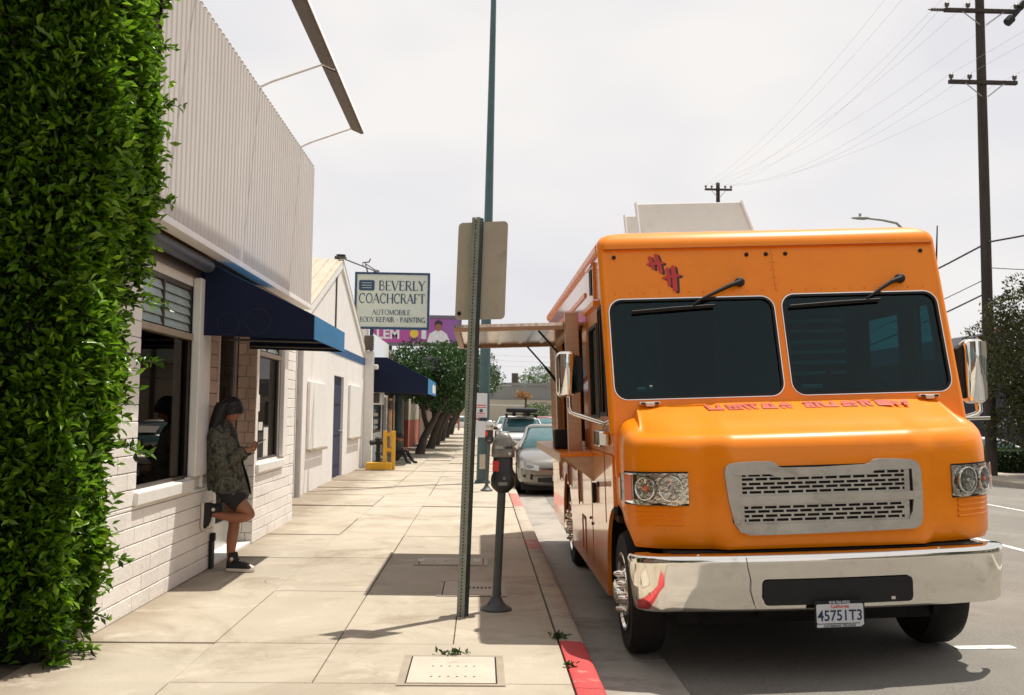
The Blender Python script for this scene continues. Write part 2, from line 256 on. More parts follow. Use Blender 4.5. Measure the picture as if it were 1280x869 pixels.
# ------------------------------------------------------------------ geometry helpers
class G:
    def __init__(s): s.v = []; s.f = []
    def add(s, vs_, fs_):
        o = len(s.v); s.v += [tuple(x) for x in vs_]; s.f += [tuple(i+o for i in f) for f in fs_]; return s
    def bx(s, x0, x1, y0, y1, z0, z1, m=None):
        vs_ = [(x, y, z) for x in (x0, x1) for y in (y0, y1) for z in (z0, z1)]
        if m is not None: vs_ = [m @ Vector(v) for v in vs_]
        return s.add(vs_, [(0, 1, 3, 2), (4, 6, 7, 5), (0, 4, 5, 1), (2, 3, 7, 6), (0, 2, 6, 4), (1, 5, 7, 3)])
    def cyl(s, p0, p1, r, r1=None, n=12, caps=True):
        return s.tube([p0, p1], [r, r if r1 is None else r1], n, caps)
    def tube(s, pts, rad, n=8, caps=True):
        pts = [Vector(p) for p in pts]
        if not hasattr(rad, '__len__'): rad = [rad]*len(pts)
        up = None; rings = []
        for i, p in enumerate(pts):
            t = (pts[min(i+1, len(pts)-1)] - pts[max(i-1, 0)]).normalized()
            if up is None: up = Vector((0, 0, 1)) if abs(t.z) < .9 else Vector((1, 0, 0))
            a = (up - t*up.dot(t)).normalized(); b = t.cross(a); up = a
            rings.append([p + (a*math.cos(k*2*math.pi/n) + b*math.sin(k*2*math.pi/n))*rad[i] for k in range(n)])
        return s.loft(rings, True, caps)
    def loft(s, rings, closed=True, caps=False):
        n = len(rings[0]); vs_ = [v for r in rings for v in r]; fs_ = []
        for i in range(len(rings)-1):
            for k in range(n if closed else n-1):
                k2 = (k+1) % n; fs_.append((i*n+k, i*n+k2, (i+1)*n+k2, (i+1)*n+k))
        if caps: fs_.append(tuple(range(n))[::-1]); fs_.append(tuple((len(rings)-1)*n+k for k in range(n)))
        return s.add(vs_, fs_)
    def lathe(s, prof, c=(0, 0, 0), axis='z', n=20, sx=1, sy=1):
        rings = []
        for r_, z_ in prof:
            ring = []
            for k in range(n):
                a = k*2*math.pi/n; x, y = r_*math.cos(a)*sx, r_*math.sin(a)*sy
                p = {'z': (x, y, z_), 'x': (z_, x, y), 'y': (x, z_, y)}[axis]
                ring.append((p[0]+c[0], p[1]+c[1], p[2]+c[2]))
            rings.append(ring)
        return s.loft(rings, True, True)
    def plate(s, outer, holes, fn, t):
        """a flat plate with holes: 2D loops -> fn(u, v) -> 3D, thickness vector t"""
        bm = bmesh.new(); loops = []
        for lp in [outer]+list(holes):
            vv = [bm.verts.new((p[0], p[1], 0)) for p in lp]; loops.append(vv)
            for i in range(len(vv)): bm.edges.new((vv[i], vv[(i+1) % len(vv)]))
        bmesh.ops.triangle_fill(bm, use_beauty=True, use_dissolve=False, edges=bm.edges[:])
        bm.verts.index_update(); P = [fn(v.co.x, v.co.y) for v in bm.verts]; n = len(P); t = Vector(t)
        fs_ = [tuple(v.index for v in f.verts) for f in bm.faces]
        Q = [Vector(p)+t for p in P]; out = fs_ + [tuple(i+n for i in reversed(f)) for f in fs_]
        for lp in loops:
            ids = [v.index for v in lp]
            for i in range(len(ids)): a, b = ids[i], ids[(i+1) % len(ids)]; out.append((a, b, b+n, a+n))
        bm.free(); return s.add([tuple(p) for p in P]+[tuple(q) for q in Q], out)
    def build(s, name, m, parent=None, smooth=None, bevel=0, label=None, kind=None, loc=None, fix=True):
        me = bpy.data.meshes.new(name); me.from_pydata(s.v, [], s.f)
        if fix:
            bm = bmesh.new(); bm.from_mesh(me); bmesh.ops.recalc_face_normals(bm, faces=bm.faces[:]); bm.to_mesh(me); bm.free()
        me.materials.append(M[m] if isinstance(m, str) else m)
        if smooth: me.shade_smooth(); me.set_sharp_from_angle(angle=R(smooth))
        o = bpy.data.objects.new(name, me); C.objects.link(o); o.parent = parent
        if bevel:
            b = o.modifiers.new('bevel', 'BEVEL'); b.width = bevel; b.segments = 2; b.limit_method = 'ANGLE'; b.angle_limit = R(40)
        if label: o['label'] = label
        if kind: o['kind'] = kind
        if loc: o.location = loc
        return o
def tag(o, label, cat, group=None):
    o['label'] = label; o['category'] = cat
    if group: o['group'] = group
    return o
def thing(name, label, cat, group=None, loc=(0, 0, 0), rot=(0, 0, 0)):
    o = bpy.data.objects.new(name, None); C.objects.link(o); o.location = loc; o.rotation_euler = rot; o.empty_display_size = .2
    return tag(o, label, cat, group)
def copy_tree(o, parent=None):
    c = o.copy(); C.objects.link(c); c.parent = parent
    for ch in list(o.children): copy_tree(ch, c)
    return c
def rrect(x0, x1, z0, z1, r, n=5):
    out = []
    for cx, cz, a0 in ((x1-r, z1-r, 0), (x0+r, z1-r, 90), (x0+r, z0+r, 180), (x1-r, z0+r, 270)):
        for k in range(n+1): a = R(a0+90*k/n); out.append((cx+r*math.cos(a), cz+r*math.sin(a)))
    return out
def rect(x0, x1, z0, z1): return [(x0, z0), (x1, z0), (x1, z1), (x0, z1)]
def text_mesh(txt, size, fn, depth=.002, bold=0., align='CENTER', width=1.0):
    """outline lettering turned into real mesh; fn(u, v, d) -> 3D"""
    cu = bpy.data.curves.new('t', 'FONT'); cu.body = txt; cu.size = size; cu.extrude = depth; cu.offset = bold; cu.align_x = align; cu.resolution_u = 3
    ob = bpy.data.objects.new('t', cu); me = bpy.data.meshes.new_from_object(ob)
    g = G(); g.add([fn(v.co.x*width, v.co.y, v.co.z) for v in me.vertices], [tuple(p.vertices) for p in me.polygons])
    bpy.data.objects.remove(ob); bpy.data.curves.remove(cu); bpy.data.meshes.remove(me); return g
def leaves(name, P, D, size, m, parent, kind=None, spread=1., wide=.42, cheap=False):
    """N small folded leaves at P, pointing roughly along D"""
    N = len(P); d = D + rng.normal(0, .55*spread, (N, 3)); d /= np.linalg.norm(d, axis=1)[:, None]
    q = rng.normal(0, 1, (N, 3)) + np.array([0, 0, .8]); s = np.cross(d, q); s /= np.linalg.norm(s, axis=1)[:, None]
    nrm = np.cross(s, d); L = (size*rng.uniform(.6, 1.25, N))[:, None]; W = L*wide
    base = P; tip = P + d*L - nrm*L*.12; mid = P + d*L*.5; l_ = mid + s*W*.5 + nrm*L*.10; r_ = mid - s*W*.5 + nrm*L*.10
    if cheap:
        V = np.stack([base, l_, tip, r_], 1).reshape(-1, 3); F = np.array([[0, 2, 1], [0, 3, 2]]); k = 4
    else:
        m2 = P + d*L*.72; l2 = m2 + s*W*.32 + nrm*L*.05; r2 = m2 - s*W*.32 + nrm*L*.05
        V = np.stack([base, l_, l2, tip, r2, r_], 1).reshape(-1, 3); F = np.array([[0, 3, 2], [0, 2, 1], [0, 4, 3], [0, 5, 4]]); k = 6
    F = (F[None] + (np.arange(N)*k)[:, None, None]).reshape(-1, 3)
    me = bpy.data.meshes.new(name); me.vertices.add(len(V)); me.vertices.foreach_set('co', V.ravel())
    me.loops.add(F.size); me.loops.foreach_set('vertex_index', F.ravel().astype(np.int32))
    me.polygons.add(len(F)); me.polygons.foreach_set('loop_start', np.arange(0, F.size, 3, dtype=np.int32))
    me.update(calc_edges=True)
    at = me.attributes.new('rnd', 'FLOAT', 'POINT'); at.data.foreach_set('value', np.repeat(rng.beta(1.6, 2.2, N), k).astype(np.float32))
    me.materials.append(M[m]); o = bpy.data.objects.new(name, me); C.objects.link(o); o.parent = parent
    if kind: o['kind'] = kind
    return o
# ------------------------------------------------------------------ ground, road, pavement
def struct(o): o['kind'] = 'structure'; return o
g = G(); g.bx(-3000, 3000, -3000, 3000, -1.4, -0.62); struct(g.build('ground', 'earth'))
def road_z(x):
    xs = [1.30, 2.2, 3.5, 5.5, 7.5, 10.0, 12.5, 15.0]; zs = [-.145, -.105, -.055, -.03, -.05, -.12, -.22, -.36]
    return float(np.interp(x, xs, zs))
g = G(); xs = [1.30, 1.8, 2.3, 2.9, 3.5, 4.5, 5.5, 6.5, 7.5, 8.8, 10, 11.2, 12.5, 13.8, 15.0]
ys = [-60, -20, -5, 0, 3, 6, 9, 12, 16, 20, 26, 34, 45, 70, 110, 200, 500]
g.add([(x, y, road_z(x)) for y in ys for x in xs], [(j*len(xs)+i, j*len(xs)+i+1, (j+1)*len(xs)+i+1, (j+1)*len(xs)+i) for j in range(len(ys)-1) for i in range(len(xs)-1)])
struct(g.build('road', 'asphalt', smooth=60))
g = G()
for x in (6.6, 9.9):
    y = -30.0
    while y < 120:
        if x > 7: y1 = y+12
        else: y1 = y+12
        ww = .055; n = 6
        for k in range(n):
            a, b = y+(y1-y)*k/n, y+(y1-y)*(k+1)/n
            g.add([(x-ww, a, road_z(x-ww)+.005), (x+ww, a, road_z(x+ww)+.005), (x+ww, b, road_z(x+ww)+.005), (x-ww, b, road_z(x-ww)+.005)], [(0, 1, 2, 3)])
        y = y1
x0 = 3.35
g.add([(x0, 7.0, road_z(x0)+.005), (x0+.42, 7.0, road_z(x0+.42)+.005), (x0+.42, 7.1, road_z(x0+.42)+.005), (x0, 7.1, road_z(x0)+.005)], [(0, 1, 2, 3)])
struct(g.build('lane_markings', 'road_paint'))
# gutter sections
gut = G(); gut.bx(.70, 1.305, -60, 400, -.50, -.175); gut = struct(gut.build('gutter', 'slab_gap'))
sec = None; y = -2.0
while y < 40:
    if sec is None:
        s_ = G(); s_.bx(.735, 1.298, 0, 2.99, -.30, -.150); sec = s_.build('gutter_section', 'gutter', gut, bevel=.006)
        for v in sec.data.vertices:
            if v.co.z > -.2: v.co.z = -.150 if v.co.x < 1 else -.143
        sec.location.y = y
    else:
        c = sec.copy(); C.objects.link(c); c.parent = gut; c.location.y = y
    y += 3.0
s_ = G(); s_.bx(.735, 1.298, 40.01, 400, -.30, -.147); struct(s_.build('gutter_strip', 'gutter'))
# sidewalk and its slabs
sw = G(); sw.bx(-3.5, .56, -60, 50, -.5, -.022); sw = struct(sw.build('sidewalk', 'slab_gap'))
sf = G(); sf.bx(-3.5, .56, 50.0, 400, -.5, .0); struct(sf.build('sidewalk_beyond', 'concrete'))
def slab(x0, x1, y0, y1):
    g = G(); e = .0035; g.bx(x0+e, x1-e, y0+e, y1-e, -.06, 0)
    o = g.build('slab', 'concrete', sw, bevel=.005); o.location.z = random.uniform(-.0025, .0015)
    o.rotation_euler = (random.uniform(-.0006, .0006), random.uniform(-.0006, .0006), 0)
rows = [-1.0, .93, 2.86, 4.78, 5.83, 6.80, 8.72]; 
while rows[-1] < 49: rows.append(rows[-1]+1.94)
rows[-1] = 50.0
for i in range(len(rows)-1):
    a, b = rows[i], rows[i+1]
    slab(-3.45 if a > 13.5 else -2.72, -1.745, a, b); 
    if b-a < 1.3 and a < 5: slab(-1.745, .545, a, b)
    else:
        slab(-1.745, -.942, a, b)
        if 6.5 < a < 7.5: slab(-.942, -.165, a, b); slab(-.165, .545, a, b)
        else: slab(-.942, .545, a, b)
s_ = G(); s_.bx(-3.45, .545, -60, -1.01, -.3, 0); struct(s_.build('sidewalk_behind', 'concrete'))
# kerb stones
def kerb_piece(y0, y1, m, name='kerb_stone'):
    g = G(); prof = [(.555, -.4), (.555, -.003), (.565, .002), (.700, -.004), (.722, -.016), (.735, -.04), (.745, -.4)]
    g.loft([[(x, y0+.004, z) for x, z in prof], [(x, y1-.004, z) for x, z in prof]], True, True)
    o = g.build(name, m, kerb, smooth=40); return o
kerb = struct(bpy.data.objects.new('kerb', None)); C.objects.link(kerb)
cuts = [(-60, -2, 'kerb'), (-2, 3.0, 'kerb'), (3.0, 5.0, 'kerb'), (5.0, 5.75, 'red_kerb'), (5.75, 6.92, 'red_kerb'), (6.92, 9.1, 'kerb'), (9.1, 11.5, 'kerb'), (11.5, 12.35, 'old_red_kerb'), (12.35, 14.4, 'kerb'), (14.4, 16.7, 'kerb'), (16.7, 19.3, 'old_red_kerb'), (19.3, 22, 'kerb'), (22, 26, 'kerb'), (26, 30, 'kerb'), (30, 120, 'kerb')]
for a, b, m in cuts:
    o = kerb_piece(a, b, m)
    if m != 'kerb': o['label'] = 'kerb stone painted red' if m == 'red_kerb' else 'kerb stone with worn faded red paint'
# opposite side of the street
g = G(); g.bx(14.95, 15.1, -60, 300, -.9, -.21); struct(g.build('far_kerb', 'kerb', bevel=.02))
g = G(); g.bx(15.1, 17.2, -60, 31.5, -.9, -.212); g.bx(15.1, 17.2, 31.51, 300, -.9, -.215); struct(g.build('far_sidewalk', 'concrete'))
g = G(); g.bx(17.2, 70, -60, 34.3, -.9, -.235); g.bx(17.2, 70, 34.31, 300, -1.0, -.61); struct(g.build('parking_lot', 'asphalt'))

# service covers set in the pavement
def cover(x0, x1, y0, y1, label, holes, long_slots=False):
    t = thing('utility_cover', label, 'utility cover', 'utility covers set in the pavement', loc=((x0+x1)/2, (y0+y1)/2, 0))
    w_, h_ = (x1-x0)/2, (y1-y0)/2
    g = G(); g.plate(rect(-w_, w_, -h_, h_), [rect(-w_+.045, w_-.045, -h_+.035, h_-.035)], lambda u, v: (u, v, .001), (0, 0, .005)); g.build('rim', 'tan_frame', t)
    hs = []
    for (u, v, a, b) in holes: hs.append(rect(u-a, u+a, v-b, v+b))
    g = G(); g.plate(rect(-w_+.055, w_-.055, -h_+.045, h_-.045), hs, lambda u, v: (u, v, .0015), (0, 0, .0065)); g.build('lid', 'cover_lid', t)
    g = G(); g.bx(-w_+.01, w_-.01, -h_+.01, h_-.01, 0.0002, .0012); g.build('recess', 'under', t)
cover(-.46, .16, 5.77, 6.47, 'pale concrete utility cover with two rows of small holes nearest the red kerb', [(-.12+k*.05, v, .006, .010) for k in range(6) for v in (-.17, .07)])
cover(-.36, .24, 8.53, 9.27, 'utility cover with one row of dark slots in the awning shadow behind the meter', [(-.02+k*.035, .02, .010, .045) for k in range(7)])
cover(-.66, .09, 10.2, 10.76, 'utility cover farthest from the camera with two pale corner marks', [(-.18+k*.12, .0, .008, .02) for k in range(4)])
for dx in (-.60, -.02):
    g = G(); g.bx(dx-.03, dx+.03, 10.40, 10.60, .0085, .012); tag(g.build('paper_scrap', 'paper'), 'small pale paper scrap lying on the far utility cover, %s end' % ('wall' if dx < -.3 else 'kerb'), 'litter')
# weeds in the joints
def weed(x, y, r, n, label):
    P = np.column_stack([rng.normal(x, r, n), rng.normal(y, r*.35, n), rng.uniform(0, .02, n)])
    D = np.column_stack([rng.normal(0, .8, n), rng.normal(0, .5, n), rng.uniform(.3, 1, n)])
    t = thing('weed', label, 'weed', loc=(0, 0, 0)); leaves('leaves', P, D, .04, 'weed', t, kind='stuff', cheap=True)
weed(-.155, 6.50, .055, 60, 'green weed tuft growing at the back edge of the nearest utility cover')
weed(.56, 6.99, .028, 60, 'small green weed in the joint where the red kerb paint begins')
weed(.56, 6.22, .018, 22, 'tiny green weed beside the red painted kerb stone')

# ------------------------------------------------------------------ the near shop
shop = thing('brick_shop', 'white painted brick shop with ribbed metal fascia above its windows', 'building', loc=(-2.65, 10.5, 0))
shop.location = (0, 0, 0)
WX = -2.62
W1 = (7.75, 9.24, .91, 2.66); DR = (10.05, 11.72, 0.02, 2.5); W2 = (11.86, 13.22, .93, 2.62)
g = G()
g.plate(rect(6.9, 14.15, -.05, 4.7), [rect(*W1), rect(*DR), rect(*W2)], lambda u, v: (WX-.035, u, v), (-.16, 0, 0))
g.build('wall', 'mortar', shop)
g = G(); g.bx(-9, WX-.20, 6.9, 7.0, 0, 4.7); g.bx(-9, WX-.20, 14.05, 14.15, 0, 4.7); g.build('side_wall', 'white_stucco', shop)
g = G(); g.bx(-9, -2.66, 6.9, 14.15, 4.7, 4.78); g.build('roof', 'roof_grey', shop)
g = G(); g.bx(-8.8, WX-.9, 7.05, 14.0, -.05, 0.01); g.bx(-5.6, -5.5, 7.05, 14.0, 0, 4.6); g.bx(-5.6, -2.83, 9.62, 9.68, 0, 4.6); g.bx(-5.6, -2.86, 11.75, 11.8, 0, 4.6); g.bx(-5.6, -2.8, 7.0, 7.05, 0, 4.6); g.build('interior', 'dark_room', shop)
# bricks: painted slump blocks below and around the openings
def brick(y0, y1, z0, z1, m='white_brick', x=WX, d=.035):
    g = G(); e = .0028; j = random.uniform(-.0025, .0015)
    g.bx(x-d, x+j, y0+e*.6, y1-e*.6, z0+e, z1-e); return g.build('brick', m, shop, bevel=.006)
def brick_area(y0, y1, z0, z1, h=.128, L=.40, m='white_brick', off0=0):
    k = 0; z = z0
    while z < z1-.03:
        zt = min(z+h, z1); y = y0 - (L/2 if (k+off0) % 2 else 0)
        while y < y1-.02:
            a, b = max(y, y0), min(y+L, y1)
            if b-a > .03: brick(a, b, z, zt, m)
            y += L
        z = zt; k += 1
brick_area(6.95, 10.05, 0, .80)
brick_area(11.72, 14.15, 0, .80, L=.42)
brick_area(6.95, W1[0], .80, 2.72)
brick_area(9.56, 10.05, .80, 1.31); brick_area(9.56, 10.05, 1.31, 2.72, m='tan_brick')
brick_area(13.45, 14.15, .80, 2.72, L=.42)
brick_area(9.1, 9.2, .80, .93)
# jamb of the doorway that faces the street end
for k in range(20):
    z = k*.128; m = 'tan_brick' if z > .95 else 'white_brick'
    for a, b in ((-2.835, -2.74), (-2.74, -2.615)) if k % 2 else ((-2.835, -2.70), (-2.70, -2.615)):
        g = G(); g.bx(a+.003, b-.003, 11.70, 11.735, z+.004, z+.124); g.build('brick', m, shop, bevel=.005)
g = G(); g.bx(-2.84, WX-.004, 11.737, 11.86, 0, 2.72); g.build('pier', 'mortar', shop)
# pilaster beside the first window, white top course
g = G(); g.bx(WX-.03, WX+.045, 9.17, 9.555, .93, 2.74); g.build('pilaster', 'white_trim', shop, bevel=.01)
g = G(); g.bx(WX-.03, WX+.03, 13.22, 13.45, .93, 2.74); g.build('pilaster', 'white_trim', shop, bevel=.01)
g = G(); g.bx(WX-.03, WX+.001, 6.95, 14.15, 2.74, 2.93); g.build('lintel', 'dark_frame', shop)
# sills
for a, b in ((7.70, 9.20), (11.80, 13.36)):
    g = G(); g.bx(WX-.20, WX+.035, a, b, .80, .905); o = g.build('sill', 'white_trim', shop, bevel=.012)
def shop_window(Wd, name, mull, papers=()):
    y0, y1, z0, z1 = Wd; t = g = G()
    zt = z0+1.25
    g.plate(rect(y0, y1, z0, z1), [rect(y0+.04, y1-.04, z0+.03, zt), rect(y0+.04, mull-.02, zt+.07, z1-.04), rect(mull+.02, y1-.04, zt+.07, z1-.04)], lambda u, v: (WX-.05, u, v), (-.05, 0, 0))
    fr = g.build('window_frame', 'dark_frame', shop)
    g = G(); g.bx(WX-.05, WX-.012, y0, y1, zt+.005, zt+.06); g.build('transom_bar', 'tan_frame', fr, bevel=.004)
    g = G(); g.bx(WX-.075, WX-.071, y0+.04, y1-.04, z0+.03, zt); g.build('pane', 'win_glass', fr)
    for a, b in ((y0+.045, mull-.025), (mull+.025, y1-.045)):
        n = 5; hh = (z1-.05-zt-.08)/n
        for k in range(n):
            zb = zt+.08+k*hh; q = G(); q.add([(WX-.055, a, zb), (WX-.055, b, zb), (WX-.078, b, zb+hh*1.04), (WX-.078, a, zb+hh*1.04), (WX-.060, a, zb), (WX-.060, b, zb), (WX-.083, b, zb+hh*1.04), (WX-.083, a, zb+hh*1.04)], [(0, 1, 2, 3), (7, 6, 5, 4), (0, 4, 5, 1), (2, 6, 7, 3), (0, 3, 7, 4), (1, 5, 6, 2)])
            q.build('louvre', 'frost', fr)
    return fr
f1 = shop_window(W1, 'a', 8.42); f2 = shop_window(W2, 'b', 12.5)
g = G(); g.bx(WX-.40, WX-.36, 8.95, 9.22, .93, 2.2); g.build('curtain', 'cloth_dim', f1)
for (y, z, ww, hh, lab) in ((12.15, 1.62, .16, .20, 'notice'), (12.30, 1.34, .22, .10, 'notice'), (12.62, 1.12, .26, .40, 'notice'), (12.05, 1.36, .10, .13, 'notice')):
    g = G(); g.bx(WX-.0705, WX-.069, y-ww/2, y+ww/2, z-hh/2, z+hh/2); g.build('paper_notice', 'paper', f2)
# shapes behind the first pane
g = G(); g.lathe([(0, 0), (.22, .02), (.26, .5), (.16, .78), (.08, .84), (.11, .92), (.12, 1.02), (.07, 1.1), (0, 1.12)], (-3.5, 8.6, .6), n=14); g.build('display_figure', 'brown_wall', shop, smooth=50)
g = G(); g.bx(-3.9, -3.3, 7.8, 9.4, .3, .85); g.build('display_table', 'tan_door', shop)
# door in its recess
dt = G(); dt.plate(rect(10.06, 11.70, .03, 2.5), [rect(10.18, 10.84, .30, 2.38), rect(10.92, 11.58, .30, 2.38)], lambda u, v: (-2.84, u, v), (-.05, 0, 0)); door = dt.build('door', 'alu', shop)
g = G(); g.bx(-2.868, -2.862, 10.18, 11.58, .3, 2.38); g.build('pane', 'win_glass', door)
g = G(); g.tube([(-2.83, 10.86, 1.0), (-2.79, 10.86, 1.0), (-2.79, 10.86, 1.25), (-2.83, 10.86, 1.25)], .012, 8); g.build('handle', 'alu', door)
g = G(); g.bx(-2.9, WX-.01, 10.05, 11.70, -.02, .03); g.build('threshold', 'white_trim', shop, bevel=.005)
g = G(); g.bx(-2.9, -2.66, 10.02, 10.06, 0, 2.5); g.build('door_jamb', 'alu', shop)
# overhanging ribbed fascia
FX = -2.35
g = G(); y = 7.12; prof = []; 
while y < 13.62:
    prof += [(FX, y), (FX, y+.062), (FX-.009, y+.078), (FX-.009, y+.100)]; y += .116
prof = [p for p in prof if p[1] < 13.64]
rings = [[(px, py, 2.965) for px, py in prof], [(px, py, 4.86) for px, py in prof]]
g.loft([[(r[0], r[1], r[2]) for r in rings[0]], rings[1]], False)
rf = g.build('ribbed_fascia', 'fascia', shop); sdf = rf.modifiers.new('thick', 'SOLIDIFY'); sdf.thickness = .006
g = G(); g.bx(FX-.10, FX-.03, 7.12, 13.66, 2.93, 4.84); g.build('fascia_frame', 'fascia', shop)
g = G(); g.bx(FX-.12, FX+.012, 7.12, 13.67, 2.91, 2.967); g.build('fascia_edge', 'fascia_edge', shop, bevel=.006)
g = G(); g.bx(-3.4, FX-.101, 13.60, 13.66, 2.93, 4.84); g.build('fascia_return', 'fascia', shop)
g = G()
for k in range(56):
    y = 7.14+k*.116; g.bx(FX-.03, FX+.006, y+.005, y+.055, 4.861, 4.878)
g.build('fascia_cap', 'tan_frame', shop, kind='stuff')
for k in range(12):
    a = 7.15+k*.535; g = G(); g.bx(-2.66, FX-.12, a+.003, min(a+.532, 13.64), 2.935, 2.955); g.build('soffit_board', 'soffit', shop)
# light trough held out over the pavement
lt = thing('light_trough', 'long brown metal light trough held out on thin rods above the shop front', 'light fitting')
bx_, bz_ = -1.63, 5.14
g = G()
sec_ = [(-.10, .0), (-.09, -.012), (.035, -.066), (.058, -.06), (.064, -.036), (.0, .115), (-.01, .115)]
g.loft([[(bx_+u, y, bz_+v) for u, v in sec_] for y in (5.5, 10.2)], True, True); g.build('trough', 'trough', lt)
g = G(); g.loft([[(bx_+u, y, bz_+v) for u, v in sec_] for y in (10.30, 12.65)], True, True); g.build('trough', 'trough', lt)
g = G(); g.loft([[(bx_+u, y, bz_+v) for u, v in [(.067, -.062), (.074, -.062), (.010, .124), (.002, .124)]] for y in (5.5, 12.66)], True, True); g.build('trough_lip', 'fascia_edge', lt)
for y in (7.9, 10.25, 12.60):
    g = G(); g.tube([(FX, y, 4.88), (FX+.12, y, 4.94), (bx_-.08, y, bz_-.005), (bx_+.05, y, bz_-.055)], .013, 8); g.build('rod', 'fascia_edge', lt, smooth=60)
    g = G(); g.tube([(bx_-.08, y, bz_), (bx_+.0, y, bz_+.10), (bx_+.055, y, bz_-.04), (bx_-.08, y, bz_)], .010, 6); g.build('bracket', 'dark_frame', lt)
# awning over the shop door
def awning(name, label, X0, X1, ya, yb, zt, zf, zb, flat, end_mark):
    t = thing(name, label, 'awning')
    side = [(X0, zb+.02), (X0, zt)] + ([(X0+flat, zt)] if flat else []) + [(X1, zf), (X1, zb)]
    g = G(); g.add([(x, ya, z) for x, z in side] + [(x, ya+.012, z) for x, z in side], [tuple(range(len(side))), tuple(range(len(side)*2-1, len(side)-1, -1))] + [(i, (i+1) % len(side), (i+1) % len(side)+len(side), i+len(side)) for i in range(len(side))])
    g.build('end_panel', 'navy', t)
    g = G(); g.add([(x, yb-.012, z) for x, z in side] + [(x, yb, z) for x, z in side], [tuple(range(len(side))), tuple(range(len(side)*2-1, len(side)-1, -1))] + [(i, (i+1) % len(side), (i+1) % len(side)+len(side), i+len(side)) for i in range(len(side))])
    g.build('end_panel', 'navy', t)
    n = 10
    tp = side[1:-1]
    g = G(); g.loft([[(x, ya+(yb-ya)*k/n+.0, z+.004-.012*math.sin(math.pi*k/n)*(0 if x in (X0, X1) else 1)) for x, z in tp] for k in range(n+1)], False); o = g.build('canopy', 'blue', t)
    o.modifiers.new('s', 'SOLIDIFY').thickness = .004
    g = G(); g.bx(X1+.001, X1+.008, ya, yb, zb, zf); g.build('valance', 'blue', t)
    for y in (ya+.03, (ya+yb)/2, yb-.03):
        g = G(); g.tube([(X0+.02, y, zb+.05), (X1-.03, y, zb+.04), (X1-.03, y, zf-.04), (X0+flat+.02, y, zt-.05)], .012, 6); g.build('frame', 'dark_frame', t)
    return t
aw = awning('shop_awning', 'navy awning over the near shop door, shade and sun painted on end and front', WX+.005, -1.565, 9.28, 11.30, 2.93, 2.42, 2.20, 0, None)
def ring_mark(cx, cz, r, y, parent, w_=.012):
    g = G(); n = 28; rg = [[(cx+(r+d)*math.cos(a*2*math.pi/n), y, cz+(r+d)*math.sin(a*2*math.pi/n)) for a in range(n+1)] for d in (-w_/2, w_/2)]
    g.loft(rg, False); return g.build('faded_emblem', 'emblem', parent)
ring_mark(-2.08, 2.36, .115, 9.277, aw); ring_mark(-2.35, 2.33, .10, 9.277, aw)
g = G(); g.tube([(-2.53, 7.0, 2.85), (-2.53, 9.2, 2.85)], .062, 14); g.build('shutter_roll', 'shutter', shop, smooth=60)
g = G(); g.bx(WX+.003, WX+.035, 9.86, 9.96, .0, .26); g.bx(WX+.003, WX+.05, 9.88, 9.94, .26, .34); tag(g.build('drain_stub', 'black', bevel=.01), 'short black drain stub at the wall foot left of the shop door', 'pipe')

# ------------------------------------------------------------------ gabled white workshop
GX = -3.28
gb = thing('gabled_workshop', 'white gabled workshop with dark blue door and blue stripe', 'building')
out = [(17.7, -.05), (28.2, -.05), (28.2, 3.12), (23.0, 4.93), (17.7, 3.08)]
g = G(); g.plate(out, [rect(22.3, 23.85, 0, 2.32)], lambda u, v: (GX, u, v), (-.25, 0, 0)); g.build('wall', 'white_stucco', gb)
g = G(); g.bx(-14, GX-.25, 17.7, 17.9, 0, 3.05); g.bx(-14, GX-.25, 28.0, 28.2, 0, 3.05); g.build('side_wall', 'white_stucco', gb)
def roof_slope(ya, za, yb, zb, name):
    g = G(); n = 46; xs_ = [GX+.05-k*.24 for k in range(n)]
    pr = []
    for x in xs_: pr += [(x, 0), (x-.10, 0), (x-.12, .035), (x-.22, .035)]
    g.loft([[(x, ya, za+h) for x, h in pr], [(x, yb, zb+h) for x, h in pr]], False); o = g.build(name, 'roof_sheet', gb); o.modifiers.new('s', 'SOLIDIFY').thickness = .01
roof_slope(17.3, 2.98, 23.0, 5.0, 'roof'); roof_slope(23.0, 5.0, 28.3, 3.05, 'roof')
for (ya, za, yb, zb) in ((17.3, 2.93, 22.98, 4.94), (23.02, 4.94, 28.28, 3.0)):
    g = G(); g.add([(GX+.005, ya, za-.13), (GX+.005, yb, zb-.13), (GX+.005, yb, zb+.05), (GX+.005, ya, za+.05), (GX+.04, ya, za-.13), (GX+.04, yb, zb-.13), (GX+.04, yb, zb+.05), (GX+.04, ya, za+.05)], [(0, 1, 2, 3), (7, 6, 5, 4), (0, 4, 5, 1), (3, 2, 6, 7), (0, 3, 7, 4), (1, 5, 6, 2)]); g.build('bargeboard', 'white_trim', gb)
g = G(); g.bx(GX+.003, GX+.012, 17.75, 28.0, 2.80, 2.99); g.build('blue_stripe', 'blue_paint', gb)
g = G(); g.bx(GX+.003, GX+.035, 22.18, 22.21, 3.0, 4.55); g.build('conduit', 'dark_frame', gb)
g = G(); g.bx(GX-.12, GX-.06, 22.3, 23.85, 0, 2.32); d = g.build('door', 'blue_door', gb)
for z in (.5, 1.2, 1.9):
    g = G(); g.bx(GX-.06, GX-.045, 22.45, 23.7, z-.22, z+.22); g.build('door_panel', 'blue_door', d, bevel=.01)
g = G(); g.cyl((GX-.045, 23.65, 1.05), (GX+.01, 23.65, 1.05), .035); g.build('handle', 'alu', d)
